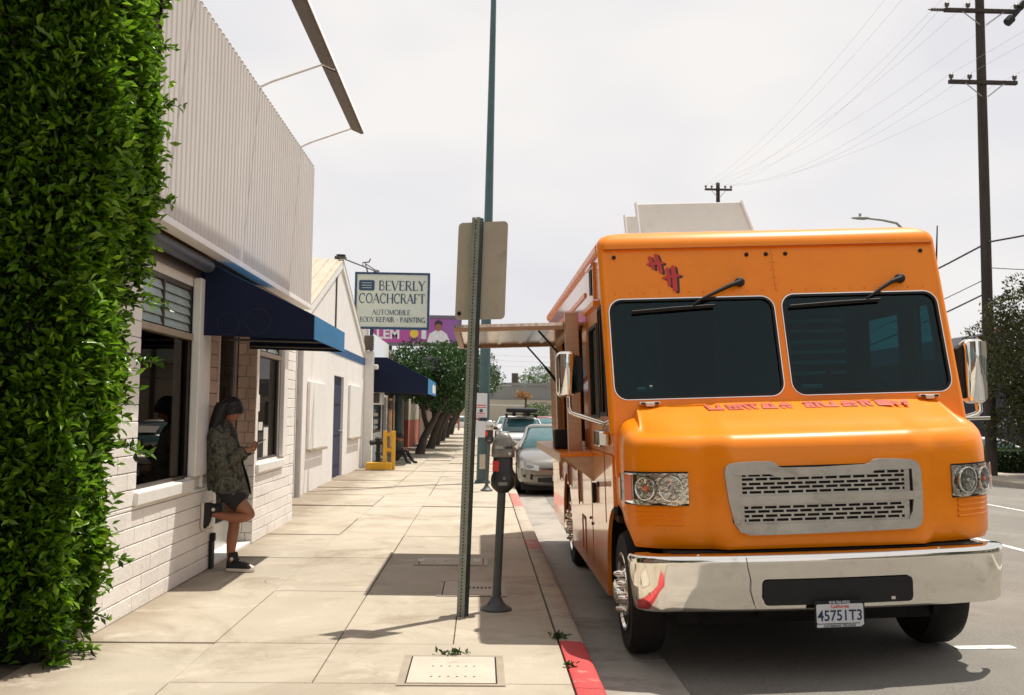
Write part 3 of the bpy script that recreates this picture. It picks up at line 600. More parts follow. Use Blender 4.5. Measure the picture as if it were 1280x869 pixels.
for a, b, z0, z1 in ((18.9, 20.9, .80, 2.08), (24.7, 26.9, .86, 2.17)):
    g = G(); g.bx(GX+.003, GX+.06, a, b, z0, z1); p = g.build('window_shutter', 'white_trim', gb, bevel=.008)
    g = G(); g.bx(GX+.061, GX+.10, a-.03, b+.03, z0-.05, z0-.002); g.build('shadow_strip', 'tan_frame', p)  # tan strip standing in for the shadow under each board
g = G(); g.cyl((GX+.07, 17.75, 0), (GX+.07, 17.75, 2.9), .055, n=12); g.build('downpipe', 'downpipe', gb, smooth=60)
g = G(); g.bx(GX+.003, GX+.24, 27.95, 28.22, 0, 3.2); g.build('corner_post', 'white_trim', gb, bevel=.01)
g = G(); g.bx(GX+.0, GX+.25, 27.7, 27.95, 3.22, 3.62); g.build('flood_light', 'dark_frame', gb, bevel=.02)
g = G(); g.bx(GX-.15, GX+.1, 22.9, 23.1, 5.03, 5.08); g.cyl((GX-.02, 23, 5.08), (GX-.02, 23, 5.12), .07, .12); g.build('roof_vent', 'dark_frame', gb)

# ------------------------------------------------------------------ hanging painted sign
T_, t_ = .15, .055
def arc(cx, cy, rx, ry, a0, a1, n=9): return [(cx+rx*math.cos(R(a0+(a1-a0)*k/n)), cy+ry*math.sin(R(a0+(a1-a0)*k/n))) for k in range(n+1)]
GL = {  # width, strokes (points, width), serifs (x, y)
 'A': (.80, [([(.04, 0), (.39, 1)], t_), ([(.37, 1), (.72, 0)], T_), ([(.17, .34), (.60, .34)], t_)], [(.04, 0), (.72, 0)]),
 'B': (.68, [([(.13, 0), (.13, 1)], T_), ([(.13, .97), (.36, .97)]+arc(.36, .76, .16, .21, 90, -90), .085), ([(.13, .53), (.38, .53)]+arc(.38, .28, .20, .25, 90, -90)+[(.13, .03)], .085)], [(.13, 0), (.13, 1)]),
 'C': (.78, [(arc(.42, .5, .34, .48, 48, 312, 16), .11), ([(.66, .98), (.68, .70)], t_)], []),
 'D': (.82, [([(.13, 0), (.13, 1)], T_), ([(.13, .97), (.34, .97)]+arc(.36, .5, .34, .47, 90, -90, 12)+[(.13, .03)], .09)], [(.13, 0), (.13, 1)]),
 'E': (.66, [([(.13, 0), (.13, 1)], T_), ([(.13, .97), (.56, .97), (.57, .82)], t_), ([(.13, .51), (.46, .51)], t_), ([(.13, .03), (.58, .03), (.60, .2)], t_)], [(.13, 0), (.13, 1)]),
 'F': (.62, [([(.13, 0), (.13, 1)], T_), ([(.13, .97), (.56, .97), (.57, .82)], t_), ([(.13, .51), (.44, .51)], t_)], [(.13, 0), (.13, 1)]),
 'G': (.84, [(arc(.42, .5, .34, .48, 48, 320, 16), .11), ([(.68, .42), (.68, .05)], T_)], [(.68, .43)]),
 'H': (.84, [([(.13, 0), (.13, 1)], T_), ([(.70, 0), (.70, 1)], T_), ([(.13, .52), (.70, .52)], t_)], [(.13, 0), (.13, 1), (.70, 0), (.70, 1)]),
 'I': (.34, [([(.16, 0), (.16, 1)], T_)], [(.16, 0), (.16, 1)]),
 'L': (.62, [([(.13, 0), (.13, 1)], T_), ([(.13, .03), (.56, .03), (.58, .22)], t_)], [(.13, 0), (.13, 1)]),
 'M': (.98, [([(.10, 0), (.14, 1)], t_), ([(.14, 1), (.46, .05)], T_), ([(.46, .05), (.80, 1)], t_), ([(.80, 1), (.84, 0)], T_)], [(.10, 0), (.84, 0), (.14, 1), (.80, 1)]),
 'N': (.84, [([(.12, 0), (.12, 1)], t_), ([(.12, 1), (.70, 0)], T_), ([(.70, 0), (.70, 1)], t_)], [(.12, 0), (.12, 1), (.70, 1)]),
 'O': (.86, [(arc(.43, .5, .34, .48, 0, 360, 22), .105)], []),
 'P': (.66, [([(.13, 0), (.13, 1)], T_), ([(.13, .97), (.34, .97)]+arc(.36, .72, .20, .25, 90, -90)+[(.13, .47)], .08)], [(.13, 0), (.13, 1)]),
 'R': (.76, [([(.13, 0), (.13, 1)], T_), ([(.13, .97), (.34, .97)]+arc(.36, .74, .19, .23, 90, -90)+[(.13, .51)], .08), ([(.34, .50), (.66, 0)], T_*.9)], [(.13, 0), (.13, 1), (.68, 0)]),
 'T': (.74, [([(.36, 0), (.36, 1)], T_), ([(.03, .80), (.05, .97), (.67, .97), (.69, .80)], t_)], [(.36, 0)]),
 'U': (.82, [([(.13, 1), (.13, .3)]+arc(.40, .3, .27, .28, 180, 360)+[(.67, 1)], .10)], [(.13, 1), (.67, 1)]),
 'V': (.78, [([(.05, 1), (.38, 0)], T_), ([(.38, 0), (.70, 1)], t_)], [(.06, 1), (.70, 1)]),
 'Y': (.76, [([(.05, 1), (.36, .48)], T_), ([(.36, .48), (.68, 1)], t_), ([(.36, .48), (.36, 0)], T_)], [(.06, 1), (.68, 1), (.36, 0)]),
 ' ': (.36, [], []), '+': (.5, [(arc(.25, .45, .08, .08, 0, 360, 8), .09)], [])}
def stroke_text(g, s, x0, x1, z0, h, fn):
    tot = sum(GL[c][0] for c in s); k = (x1-x0)/tot; x = x0; d = .002
    for c in s:
        w_, st, sf = GL[c]; st = list(st) + [([(a-.10, .02 if b < .5 else .98), (a+.10, .02 if b < .5 else .98)], .04) for a, b in sf]
        for pts, wd in st:
            d += .00015; L_, R_ = [], []
            P2 = [Vector((x+p[0]*k, z0+p[1]*h)) for p in pts]; wk = wd*(k*.5+h*.5)/2
            for i, p in enumerate(P2):
                tg = (P2[min(i+1, len(P2)-1)]-P2[max(i-1, 0)]); tg.normalize(); nn = Vector((-tg.y, tg.x))*wk; L_.append(p+nn); R_.append(p-nn)
            n = len(P2); top = [fn(p.x, p.y, d) for p in L_+R_]; bot = [fn(p.x, p.y, 0) for p in L_+R_]
            fs_ = []
            for i in range(n-1): fs_ += [(i, i+1, n+i+1, n+i), (2*n+i, 2*n+i+1, i+1, i), (n+i, n+i+1, 3*n+i+1, 3*n+i)]
            g.add(top+bot, fs_)
        x += w_*k
    return g
SY = 28.55
sg = thing('hanging_sign', 'pale hanging sign in navy serif letters for automobile body repair', 'sign')
SX0, SX1, SZ0, SZ1 = -3.68, -1.54, 3.87, 5.50
g = G(); g.bx(SX0+.05, SX1-.05, SY, SY+.14, SZ0+.05, SZ1-.05); g.build('panel', 'sign_face', sg)
g = G(); g.plate(rect(SX0, SX1, SZ0, SZ1), [rect(SX0+.06, SX1-.06, SZ0+.06, SZ1-.06)], lambda u, v: (u, SY-.02, v), (0, .18, 0)); g.build('frame', 'sign_navy', sg)
fn = lambda x, z, d: (x, SY-.001-d, z)
for s, a, b, z, h in (('BEVERLY', -3.00, -1.66, 4.98, .28), ('COACHCRAFT', -3.56, -1.66, 4.61, .28), ('AUTOMOBILE', -3.17, -2.07, 4.28, .145), ('BODY REPAIR + PAINTING', -3.52, -1.65, 4.07, .145)):
    g = G(); stroke_text(g, s, a, b, z, h, fn); g.build('lettering', 'sign_navy', sg, fix=False)
g = G(); g.plate(rrect(-3.56, -3.12, 4.97, 5.27, .05), [], lambda u, v: (u, SY-.001, v), (0, -.006, 0)); em = g.build('emblem', 'sign_navy', sg)
for z in (5.05, 5.12, 5.19):
    g = G(); g.bx(-3.48, -3.2, SY-.0095, SY-.008, z-.007, z+.007); g.build('emblem_line', 'sign_face', em)
g = G(); g.cyl((-3.18, SY+.07, 3.1), (-3.18, SY+.07, 3.87), .05, n=10); g.build('support_post', 'sign_navy', sg)
g = G(); g.tube([(GX+.05, 23.2, 5.05), (-2.9, 27.5, 5.35), (-3.4, SY+.05, 5.75), (-3.35, SY+.05, 5.55)], .018, 6); g.build('stay_rod', 'dark_frame', sg)
g = G(); g.tube([(-3.32, SY+.07, 5.45), (-3.36, SY+.07, 5.62), (-3.48, SY+.07, 5.70), (-3.48, SY+.07, 5.78), (-3.30, SY+.07, 5.80), (-3.26, SY+.07, 5.90)], .02, 6); g.build('hook', 'dark_frame', sg)
g = G(); g.lathe([(0, 0), (.09, 0), (.08, .06), (0, .09)], (-3.08, SY+.07, SZ1), n=12); g.build('lamp_cap', 'dark_frame', sg)

# ------------------------------------------------------------------ blue-awning shop, its street kit
b3 = thing('awning_shop', 'pale shop with a window unit, lettered window and navy awning', 'building')
g = G(); g.plate(rect(28.4, 35.0, -.05, 3.85), [rect(30.3, 32.6, .88, 1.78), rect(33.2, 34.6, 0, 2.0)], lambda u, v: (GX, u, v), (-.25, 0, 0)); g.build('wall', 'white_stucco', b3)
g = G(); g.bx(-12, GX-.25, 28.4, 28.6, 0, 3.85); g.bx(-12, GX-.25, 34.8, 35, 0, 3.85); g.bx(-12, GX-.2, 28.4, 35, 3.7, 3.75); g.build('side_wall', 'white_stucco', b3)
g = G(); g.plate(rect(30.3, 32.6, .88, 1.78), [rect(30.4, 32.5, .95, 1.71)], lambda u, v: (GX+.02, u, v), (-.1, 0, 0)); wf = g.build('window_frame', 'dark_frame', b3)
g = G(); g.bx(GX-.05, GX-.04, 30.4, 32.5, .95, 1.71); g.build('pane', 'car_glass', wf)
for z, hh in ((1.42, .10), (1.20, .14), (1.02, .07)):
    g = G(); g.bx(GX-.039, GX-.036, 30.7, 32.2, z-hh/2, z+hh/2); g.build('window_lettering', 'paper', wf)
g = G(); g.bx(GX-.20, GX-.1, 33.2, 34.6, 0, 2.0); g.build('door', 'charcoal_wall', b3)
g = G(); g.bx(GX+.003, GX+.05, 30.25, 32.65, .80, .875); g.build('sill', 'white_trim', b3)
g = G(); g.bx(GX, GX+.36, 29.3, 30.1, 1.72, 2.10); ac = tag(g.build('air_conditioner', 'white_trim', bevel=.02), 'white window air conditioner box under the far navy awning', 'air conditioner')
g = G(); g.bx(GX+.06, GX+.30, 29.285, 29.298, 1.77, 2.05); g.build('vent_grille', 'dark_frame', ac)
aw2 = awning('far_awning', 'large navy awning beyond the hanging sign, shade and sun painted on end and front', GX+.005, -1.56, 28.95, 33.8, 3.08, 2.50, 2.05, .52, None)
g = G(); g.bx(-1.551, -1.546, 31.4, 33.4, 2.12, 2.38); g.build('white_number_patch', 'paper', aw2)
g = G(); g.bx(GX+.01, GX+.3, 28.6, 28.85, 2.72, 2.86); tag(g.build('wall_lamp', 'white_trim', bevel=.03), 'small white lamp on the wall at the top of the far awning', 'lamp')
# yellow guard
yg = thing('guard_frame', 'yellow steel guard frame of two posts on a low base at the far shop', 'barrier')
g = G(); g.bx(-3.0, -2.32, 26.3, 26.6, 0, .19); g.build('base_block', 'yellow', yg, bevel=.02)
for x, y in ((-2.52, 26.45), (-2.30, 26.45)):
    g = G(); g.bx(x-.05, x+.05, y-.05, y+.05, 0, 1.02); g.build('post', 'yellow', yg, bevel=.012)
for z in (.12, .52, .92): g = G(); g.bx(-2.469, -2.351, 26.42, 26.48, z-.04, z+.04); g.build('rung', 'yellow', yg)
sp = thing('standpipe', 'black fire standpipe with twin outlets behind the yellow base block', 'standpipe')
g = G(); g.lathe([(.13, 0), (.13, .04), (.07, .06), (.065, .35), (.09, .4), (.06, .45), (.06, .62), (.10, .66), (.10, .80), (.05, .84)], (-2.76, 27.1, 0), n=14); g.build('pipe', 'black', sp, smooth=40)
for dx in (-1, 1): g = G(); g.cyl((-2.76, 27.1, .72), (-2.76+dx*.2, 26.98, .68), .06, .07); g.build('outlet', 'black', sp)
# brown building, tan doors, pole
b4 = thing('brown_building', 'dark brown building with tan doors behind the leaning trees', 'building')
g = G(); g.plate(rect(35.05, 75, -.05, 3.6), [rect(35.6, 37.6, 0, 2.15), rect(38.0, 40.2, 0, 2.15)], lambda u, v: (GX-.02, u, v), (-.3, 0, 0)); g.build('wall', 'brown_wall', b4)
for a, b in ((35.6, 37.6), (38.0, 40.2)):
    g = G(); g.bx(GX-.14, GX-.06, a, b, 0, 2.0); d = g.build('door', 'tan_door', b4)
    for k in range(3):
        g = G(); g.bx(GX-.058, GX-.04, a+.15+k*(b-a-.2)/3, a+(k+1)*(b-a-.2)/3, 1.60, 1.92); g.build('pane', 'dark_room', d)
g = G(); g.bx(GX+.0, GX+.16, 43, 50, 0, 1.15); g.build('red_dado', 'red_wall', b4); g = G(); g.bx(GX+.0, GX+.16, 43, 50, 1.155, 2.2); g.build('pale_panel', 'tan_conc', b4)
g = G(); g.bx(-12, GX-.02, 35.05, 75, 3.6, 3.7); g.build('roof', 'roof_grey', b4)
g = G(); g.cyl((-2.98, 36.0, 0), (-2.98, 36.0, 2.6), .13, n=14); tag(g.build('steel_column', 'pole_green', smooth=60), 'blue grey steel column beside the tan doors', 'column')
# billboard above the trees
bb = thing('billboard', 'magenta and purple billboard showing a dark haired man in white', 'billboard')
BY = 75.0
g = G(); g.bx(-8.3, -1.72, BY, BY+.4, 6.55, 8.62); g.build('face', 'billboard', bb)
g = G(); g.plate(rect(-8.45, -1.6, 6.4, 8.75), [rect(-8.2, -1.8, 6.65, 8.5)], lambda u, v: (u, BY-.05, v), (0, .2, 0)); g.build('frame', 'bb_frame', bb)
for x in (-7, -3.2): g = G(); g.cyl((x, BY+.5, -.5), (x, BY+.5, 8.6), .18, n=10); g.build('post', 'dark_frame', bb)
text_mesh('LEM', 1.0, lambda u, v, d: (u-7.1, BY-.01-d, v+6.95), .004, .03).build('lettering', 'bb_white', bb, fix=False)
g = G(); g.plate([(-4.2, 6.65), (-4.0, 7.35), (-3.55, 7.62), (-3.1, 7.62), (-2.7, 7.35), (-2.4, 6.65)], [], lambda u, v: (u, BY-.02, v), (0, -.01, 0)); g.build('printed_shirt', 'bb_white', bb)
g = G(); g.plate(rrect(-3.55, -3.15, 7.55, 8.2, .19), [], lambda u, v: (u, BY-.035, v), (0, -.01, 0)); g.build('printed_face', 'skin', bb)
g = G(); g.plate([(-3.62, 7.95), (-3.6, 8.25), (-3.35, 8.38), (-3.08, 8.25), (-3.06, 7.98), (-3.16, 8.1), (-3.5, 8.1)], [], lambda u, v: (u, BY-.05, v), (0, -.01, 0)); g.build('printed_hair', 'black_ink', bb)
g = G(); g.lathe([(0, 0), (.32, 0), (.32, .02), (0, .02)], (-5.15, BY-.02, 7.35), 'y', n=20); g.build('yellow_dot', 'bb_yellow', bb)
g = G(); g.bx(-4.6, -4.25, BY-.02, BY-.01, 6.95, 7.7); g.build('white_bar', 'bb_white', bb)
# red gate and things at the far end of the pavement
rg = thing('red_gate', 'small red gate frame standing at the far end of the pavement', 'gate')
for x in (-3.3, -2.55, -1.9):
    g = G(); g.bx(x-.08, x+.08, 84, 84.15, 0, 2.1); g.build('post', 'red_wall', rg)
for z in (.55, 1.95): g = G(); g.bx(-3.219, -2.631, 84, 84.12, z, z+.16); g.bx(-2.469, -1.981, 84, 84.12, z, z+.16); g.build('rail', 'red_wall', rg)
g = G(); g.bx(-8, -3.0, 86, 87, 0, 2.4); tag(g.build('pale_wall', 'tan_conc'), 'pale wall behind the small red gate', 'wall')
# far end of the street: overpass, buildings
ov = thing('overpass', 'long grey concrete overpass crossing the far end of the street', 'bridge')
g = G(); g.bx(-40, 60, 110, 122, 2.95, 4.45); g.build('deck', 'grey_conc', ov)
for k in range(21):
    g = G(); g.bx(-40+k*4.76, -35.25+k*4.76, 109.9, 110, 4.47, 4.8); g.build('parapet_panel', 'grey_conc', ov)
g = G(); g.bx(-40, 60, 109.6, 109.98, 2.35, 2.93); g.build('pale_girder', 'tan_conc', ov)
for x in (-18, -6.5, 18, 30): g = G(); g.bx(x-.7, x+.7, 112, 120, -.6, 2.95); g.build('pier', 'grey_conc', ov)
g = G(); g.bx(3.3, 4.0, 111, 112, 4.45, 5.9); tag(g.build('chimney_box', 'dark_frame'), 'small dark box rising from the far overpass', 'box')
g = G(); g.bx(-30, 40, 150, 160, -.6, 2.6); tag(g.build('far_building', 'tan_conc'), 'low pale building seen beneath the far overpass', 'building')
# across the street on the right: dark building with terracotta eaves, red roofed
rb = thing('charcoal_house', 'charcoal walled building with terracotta eaves across the street', 'building')
g = G(); g.add([(19.6, 42, -.5), (34, 42, -.5), (34, 42, 6.9), (22, 42, 5.3), (19.6, 42, 4.1), (19.6, 60, -.5), (34, 60, -.5), (34, 60, 6.9), (22, 60, 5.3), (19.6, 60, 4.1)], [(0, 1, 2, 3, 4), (9, 8, 7, 6, 5), (0, 5, 6, 1), (0, 4, 9, 5), (1, 6, 7, 2), (4, 3, 8, 9), (3, 2, 7, 8)]); g.build('wall', 'charcoal_wall', rb)
g = G()
for a, b in (((19.2, 3.9), (22, 5.35)), ((22, 5.35), (34.2, 6.98))):
    g.add([(a[0], 41.6, a[1]), (b[0], 41.6, b[1]), (b[0], 41.6, b[1]+.16), (a[0], 41.6, a[1]+.16), (a[0], 41.8, a[1]), (b[0], 41.8, b[1]), (b[0], 41.8, b[1]+.16), (a[0], 41.8, a[1]+.16)], [(0, 1, 2, 3), (7, 6, 5, 4), (0, 4, 5, 1), (3, 2, 6, 7), (0, 3, 7, 4), (1, 5, 6, 2)])
g.build('eaves', 'terracotta', rb)
rb2 = thing('grey_roofed_house', 'low house with grey green roof behind the charcoal building', 'building')
g = G(); g.bx(14, 24, 70, 80, -.5, 4.6); g.build('wall', 'tan_conc', rb2)
g = G(); g.add([(13, 69, 4.6), (26, 69, 4.6), (26, 69, 7.6), (13, 69, 8.6), (13, 82, 4.6), (26, 82, 4.6), (26, 82, 7.6), (13, 82, 8.6)], [(0, 1, 2, 3), (7, 6, 5, 4), (0, 4, 5, 1), (3, 2, 6, 7), (0, 3, 7, 4), (1, 5, 6, 2)]); g.build('roof', 'roof_grey', rb2)

# street behind the camera, seen only in the chrome and glass
def plain_building(label, x0, x1, y0, y1, h, m):
    t = thing('street_building', label, 'building'); g = G(); g.bx(x0, x1, y0, y1, -.6, h); g.build('wall', m, t)
    xf = x1 if x1 < 0 else x0; s_ = 1 if x1 < 0 else -1
    for k in range(int((y1-y0)/4)):
        a = y0+1+k*4; g = G(); g.bx(min(xf, xf+s_*.03), max(xf, xf+s_*.03), a, a+2.2, 1.0, 2.6); g.build('window', 'car_glass', t)
    g = G(); g.bx(x0-.1, x1+.1, y0-.1, y1+.1, h+.002, h+.2); g.build('cornice', 'tan_conc', t)
plain_building('dark building added behind the viewpoint to shade the hedge, seen in the chrome bumper', -14, -3.2, -34, 5.0, 9.0, 'brown_wall')  # unseen, made dark and tall to keep light off the hedge front
plain_building('tan building across the street behind the viewpoint, seen in the mirrors', 17.5, 30, -40, 10, 5.5, 'tan_conc')
plain_building('brown corner building far behind the viewpoint, seen in the windscreens', -10, -3.6, -70, -38, 8, 'brown_wall')
# ------------------------------------------------------------------ hedge column on the left
hd = thing('climbing_hedge', 'tall dense green climbing hedge column covering the near left corner', 'hedge')
def surf_pts(n):
    P, D = [], []
    # street face (+X) and end face (-Y) and top of a slightly leaning block
    z = rng.uniform(0.0, 5.1, n); u = rng.random(n)
    face = rng.random(n)
    bulge = lambda z: -2.58 + .13*np.clip((z-.2)/2.2, 0, 1) + .07*np.clip((z-2.4)/1.5, 0, 1) + .06*np.exp(-((z-3.2)/.35)**2) - .04*np.exp(-((z-2.3)/.25)**2)
    lump = .05*np.sin(z*2.3+u*9)+.05*np.sin(z*6.1+u*4+1) + .04*np.sin(z*11+u*21) + .03*np.sin(z*19+u*33+2)
    a = face < .55
    X = np.where(a, bulge(z)+lump*.7, bulge(z)-u*.95)
    Y = np.where(a, 6.10+u*(.62+.42*np.clip(z/3.2, 0, 1)), 6.10+lump+.05)
    dx = np.where(a, 1., .15); dy = np.where(a, -.15, -1.)
    dep = rng.exponential(.05, n); X = X - dx*dep; Y = Y - dy*dep
    far = rng.random(n) < .012; X = X + np.where(far & a, rng.uniform(0, .10, n), 0)
    return np.column_stack([X, Y, z]), np.column_stack([dx, dy, rng.normal(.25, .3, n)])
P, D = surf_pts(30000)
keep = (P[:, 2] > .12) | (rng.random(len(P)) < .35); P, D = P[keep], D[keep]
leaves('leaves', P, D, .086, 'ficus', hd, kind='stuff', spread=1.25)
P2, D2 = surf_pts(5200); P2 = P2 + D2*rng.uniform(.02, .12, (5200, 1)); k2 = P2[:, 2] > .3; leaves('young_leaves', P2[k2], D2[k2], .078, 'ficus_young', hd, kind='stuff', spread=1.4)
P3 = np.column_stack([rng.uniform(-5.2, -2.70, 15000), rng.uniform(1.5, 6.3, 15000), rng.uniform(4.45, 5.7, 15000)]); leaves('added_overhang', P3, np.tile([.2, -.3, -.5], (15000, 1)), .17, 'ficus', hd, kind='stuff')  # unseen foliage added above the frame to shade the hedge front
# protruding sprigs
sp_ = [(-2.38, 6.95, 3.02), (-2.52, 6.62, .62), (-2.40, 7.0, 2.3), (-2.44, 6.9, 1.9), (-2.60, 6.6, .25), (-2.38, 6.95, 3.7), (-2.62, 6.4, .1), (-2.46, 6.8, 1.3), (-2.40, 6.9, 4.1)]
for (x, y, z) in sp_:
    tw = G()
    tip = Vector((x+.24, y-.03, z-.06)); b0 = Vector((x-.12, y, z+.02)); tw.tube([b0, (b0+tip)/2+Vector((0, 0, .03)), tip], [.005, .004, .002], 5)
    n = 44; k = rng.random(n); pp = np.array([list(b0.lerp(tip, t)) for t in k]); dd = np.column_stack([np.full(n, .8), rng.normal(0, .6, n), rng.normal(.1, .6, n)])
    leaves('sprig', pp+rng.normal(0, .008, (n, 3)), dd, .066, 'ficus', hd)
    tw.build('twig', 'bark', hd)
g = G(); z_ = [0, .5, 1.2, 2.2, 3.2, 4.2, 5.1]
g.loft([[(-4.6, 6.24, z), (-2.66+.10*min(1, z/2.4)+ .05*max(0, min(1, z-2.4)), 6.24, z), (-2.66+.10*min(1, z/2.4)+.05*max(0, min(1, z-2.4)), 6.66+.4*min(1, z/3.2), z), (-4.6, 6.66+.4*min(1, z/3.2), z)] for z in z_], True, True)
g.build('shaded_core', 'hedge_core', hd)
for (x, y, r0_) in ((-2.60, 6.45, .03), (-2.62, 6.3, .025)):
    g = G(); g.tube([(x, y, -.01), (x-.03, y+.03, .25), (x-.05, y, .7)], [r0_, r0_*.8, r0_*.6], 8); g.build('stem', 'bark', hd, smooth=60)

# ------------------------------------------------------------------ trees
def blob_leaves(name, blobs, n, size, m, parent, kind='stuff', cheap=True):
    P, D = [], []
    vol = np.array([b[3]*b[4]*b[5] for b in blobs])**.67; cnt = (n*vol/vol.sum()).astype(int)
    for b, c in zip(blobs, cnt):
        d = rng.normal(0, 1, (c, 3)); d /= np.linalg.norm(d, axis=1)[:, None]; r = 1-np.abs(rng.normal(0, .17, c)); 
        P.append(np.array(b[:3]) + d*np.array(b[3:6])*r[:, None]); D.append(d + np.array([0, 0, .1]))
    return leaves(name, np.vstack(P), np.vstack(D), size, m, parent, kind=kind, cheap=cheap, wide=.55)
def crown(parent, c, r, nb, n, size, m, sub=.38):
    bl = []
    for k in range(nb):
        d = rng.normal(0, 1, 3); d /= np.linalg.norm(d); rr_ = rng.uniform(.35, .80)
        s_ = rng.uniform(.8, 1.25)*sub
        bl.append((c[0]+d[0]*r[0]*rr_, c[1]+d[1]*r[1]*rr_, c[2]+d[2]*r[2]*rr_, r[0]*s_, r[1]*s_, r[2]*s_))
    return blob_leaves('crown', bl, n, size, m, parent)
def limb(parent, pts, rad, name='limb'):
    g = G(); g.tube(pts, rad, 9); return g.build(name, 'bark', parent, smooth=60)
row = [(36.0, -2.2), (41.5, -2.1), (46.5, -2.1), (53, -2.1), (60, -2.1), (69, -2.1)]
ords = ['nearest leaning street tree, its trunk forked low beside the tan doors', 'second leaning street tree behind the one beside the tan doors', 'third leaning street tree in the row beyond the navy awning', 'fourth leaning street tree in the row, half hidden by the third', 'fifth street tree in the row, before the small red gate', 'last street tree in the row, in front of the small red gate']
for i, (y, x) in enumerate(row):
    t = thing('street_tree', ords[i], 'tree', 'leaning street trees along the shops', loc=(0, 0, 0))
    j = rng.normal(0, .08, 6); ln = .62 if i < 3 else .5
    limb(t, [(x, y, -.02), (x+.15, y, .6), (x+.45+j[0], y, 1.25), (x+ln+.18, y+.1, 1.95), (x+ln+.55, y+.2, 2.7)], [.19, .14, .115, .09, .05], 'trunk')
    limb(t, [(x+.30, y, .85), (x+.12, y+.1, 1.4), (x+.0+j[1], y+.2, 2.1), (x-.15, y+.2, 2.9)], [.10, .085, .07, .04])
    limb(t, [(x+.5, y, 1.35), (x+.85, y-.2, 1.8), (x+1.25+j[2], y-.3, 2.35)], [.07, .055, .03])
    hh = 3.22 + j[3]*2 + max(0, i-1)*.10
    crown(t, (x+.42+j[4]+(.25 if i else 0), y, hh), ((1.6 if i == 0 else 1.95)+i*.05, 2.3, 1.28+.04*i), 28, 13000 if i < 3 else 6500, .13 if i < 3 else .17, 'ficus_tree', .42)
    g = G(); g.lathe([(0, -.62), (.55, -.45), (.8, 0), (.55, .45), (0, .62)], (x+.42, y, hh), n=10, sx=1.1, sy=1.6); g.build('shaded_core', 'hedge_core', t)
# big loose tree on the right behind the utility pole
rt = thing('roadside_tree', 'large loose olive green tree with ragged edge across the street behind the wooden pole', 'tree')
limb(rt, [(18.2, 30, -.4), (18.1, 30, 1.2), (18.3, 30, 2.6), (18.0, 30, 4.2)], [.32, .27, .22, .12], 'trunk')
limb(rt, [(18.2, 30, 1.8), (17.2, 29.8, 3.0), (16.2, 29.6, 4.1)], [.16, .11, .05]); limb(rt, [(18.3, 30, 2.2), (19.6, 30.2, 3.5), (21, 30, 4.4)], [.16, .11, .05])
bl = []
for k in range(80):
    a = rng.uniform(0, 1); x = rng.uniform(15.9, 21.5); top = 4.7 + .55*min(1, (x-15.0)/2) ; z = rng.uniform(1.25, top-.2) if k < 46 else rng.uniform(1.2, 3.2)
    if x < 16.3: z = rng.uniform(2.4, top)
    s_ = rng.uniform(.45, .95); bl.append((x, rng.uniform(28.6, 31.5), z, s_, s_*1.2, s_*.75))
for (x, z, s_) in ((15.5, 4.9, .35), (15.25, 4.2, .22), (15.0, 3.8, .28), (15.4, 3.5, .3), (15.1, 2.95, .3), (15.5, 2.9, .4), (16.0, 5.5, .45), (16.6, 5.6, .5), (15.0, 4.75, .16), (15.9, 4.4, .5)): bl.append((x, 29.2, z, s_, s_, s_*.8))
blob_leaves('crown', bl, 46000, .12, 'olive_tree', rt)
for k in range(10):
    tw = G(); x = 14.95+rng.uniform(0, .9); z = rng.uniform(3.8, 5.0); tw.tube([(x+.5, 29.3, z+.3), (x, 29.2, z), (x-.05, 29.2, z-.8)], [.02, .012, .006], 4); tw.build('twig', 'bark', rt)
P = np.column_stack([rng.uniform(14.9, 15.7, 700), rng.normal(29.2, .15, 700), rng.uniform(2.6, 5.1, 700)]); P[:, 0] = 14.95 + np.round((P[:, 0]-14.95)/.16)*.16 + rng.normal(0, .03, 700)
leaves('hanging_sprays', P, np.tile([0, 0, -1.], (700, 1)), .11, 'olive_tree', rt, kind='stuff', cheap=True)
# hedge, far side
def box_leaves(x0, x1, y0, y1, z0, z1, n, size, m, parent):
    f = rng.random(n); X = rng.uniform(x0, x1, n); Y = rng.uniform(y0, y1, n); Z = rng.uniform(z0, z1, n); top = f < .4
    Z = np.where(top, z1-np.abs(rng.normal(0, .04, n)), Z); Y = np.where(~top, y0+np.abs(rng.normal(0, .05, n)), Y)
    D = np.column_stack([rng.normal(0, .4, n), np.where(top, 0, -1.), np.where(top, 1., .2)]); return leaves('leaves', np.column_stack([X, Y, Z]), D, size, m, parent, kind='stuff', cheap=True)
fh = thing('clipped_hedge', 'low clipped green hedge along the far side of the street', 'hedge')
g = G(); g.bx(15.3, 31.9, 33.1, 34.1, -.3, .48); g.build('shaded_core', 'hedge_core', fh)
box_leaves(15.2, 32, 33, 34.2, -.22, .55, 9000, .10, 'far_hedge', fh)
# distant greenery beyond the overpass and behind the cars
for (x, y, z, r_, lab, m_) in ((7.2, 125, 4.9, (2.8, 3, 2.1), 'round pale green tree rising behind the overpass', 'far_tree'), (12.5, 128, 4.4, (3, 3, 2), 'second pale green tree behind the overpass, mostly hidden by the truck', 'far_tree'),
                    (3.9, 70, 1.2, (1.5, 1.5, 1.4), 'bright green bush behind the roof box car', 'far_tree'), (6.4, 74, 1.2, (2.2, 1.5, 1.7), 'wide green bush at the far kerb beyond the parked cars', 'far_tree'), (2.95, 69, 2.75, (.55, .5, .26), 'small orange flowering tree top beyond the roof box car', 'autumn')):
    t = thing('distant_tree' if z > 4 else 'bush' if m_ == 'far_tree' else 'flowering_tree', lab, 'tree' if z > 2 else 'bush')
    crown(t, (x, y, z), r_, 9, 2600 if m_ == 'far_tree' else 500, .28 if z > 4 else .15, m_, .5)
    g = G(); g.tube([(x, y, -.5), (x+.1, y, z)], [.15, .06], 7); g.build('trunk', 'bark', t)

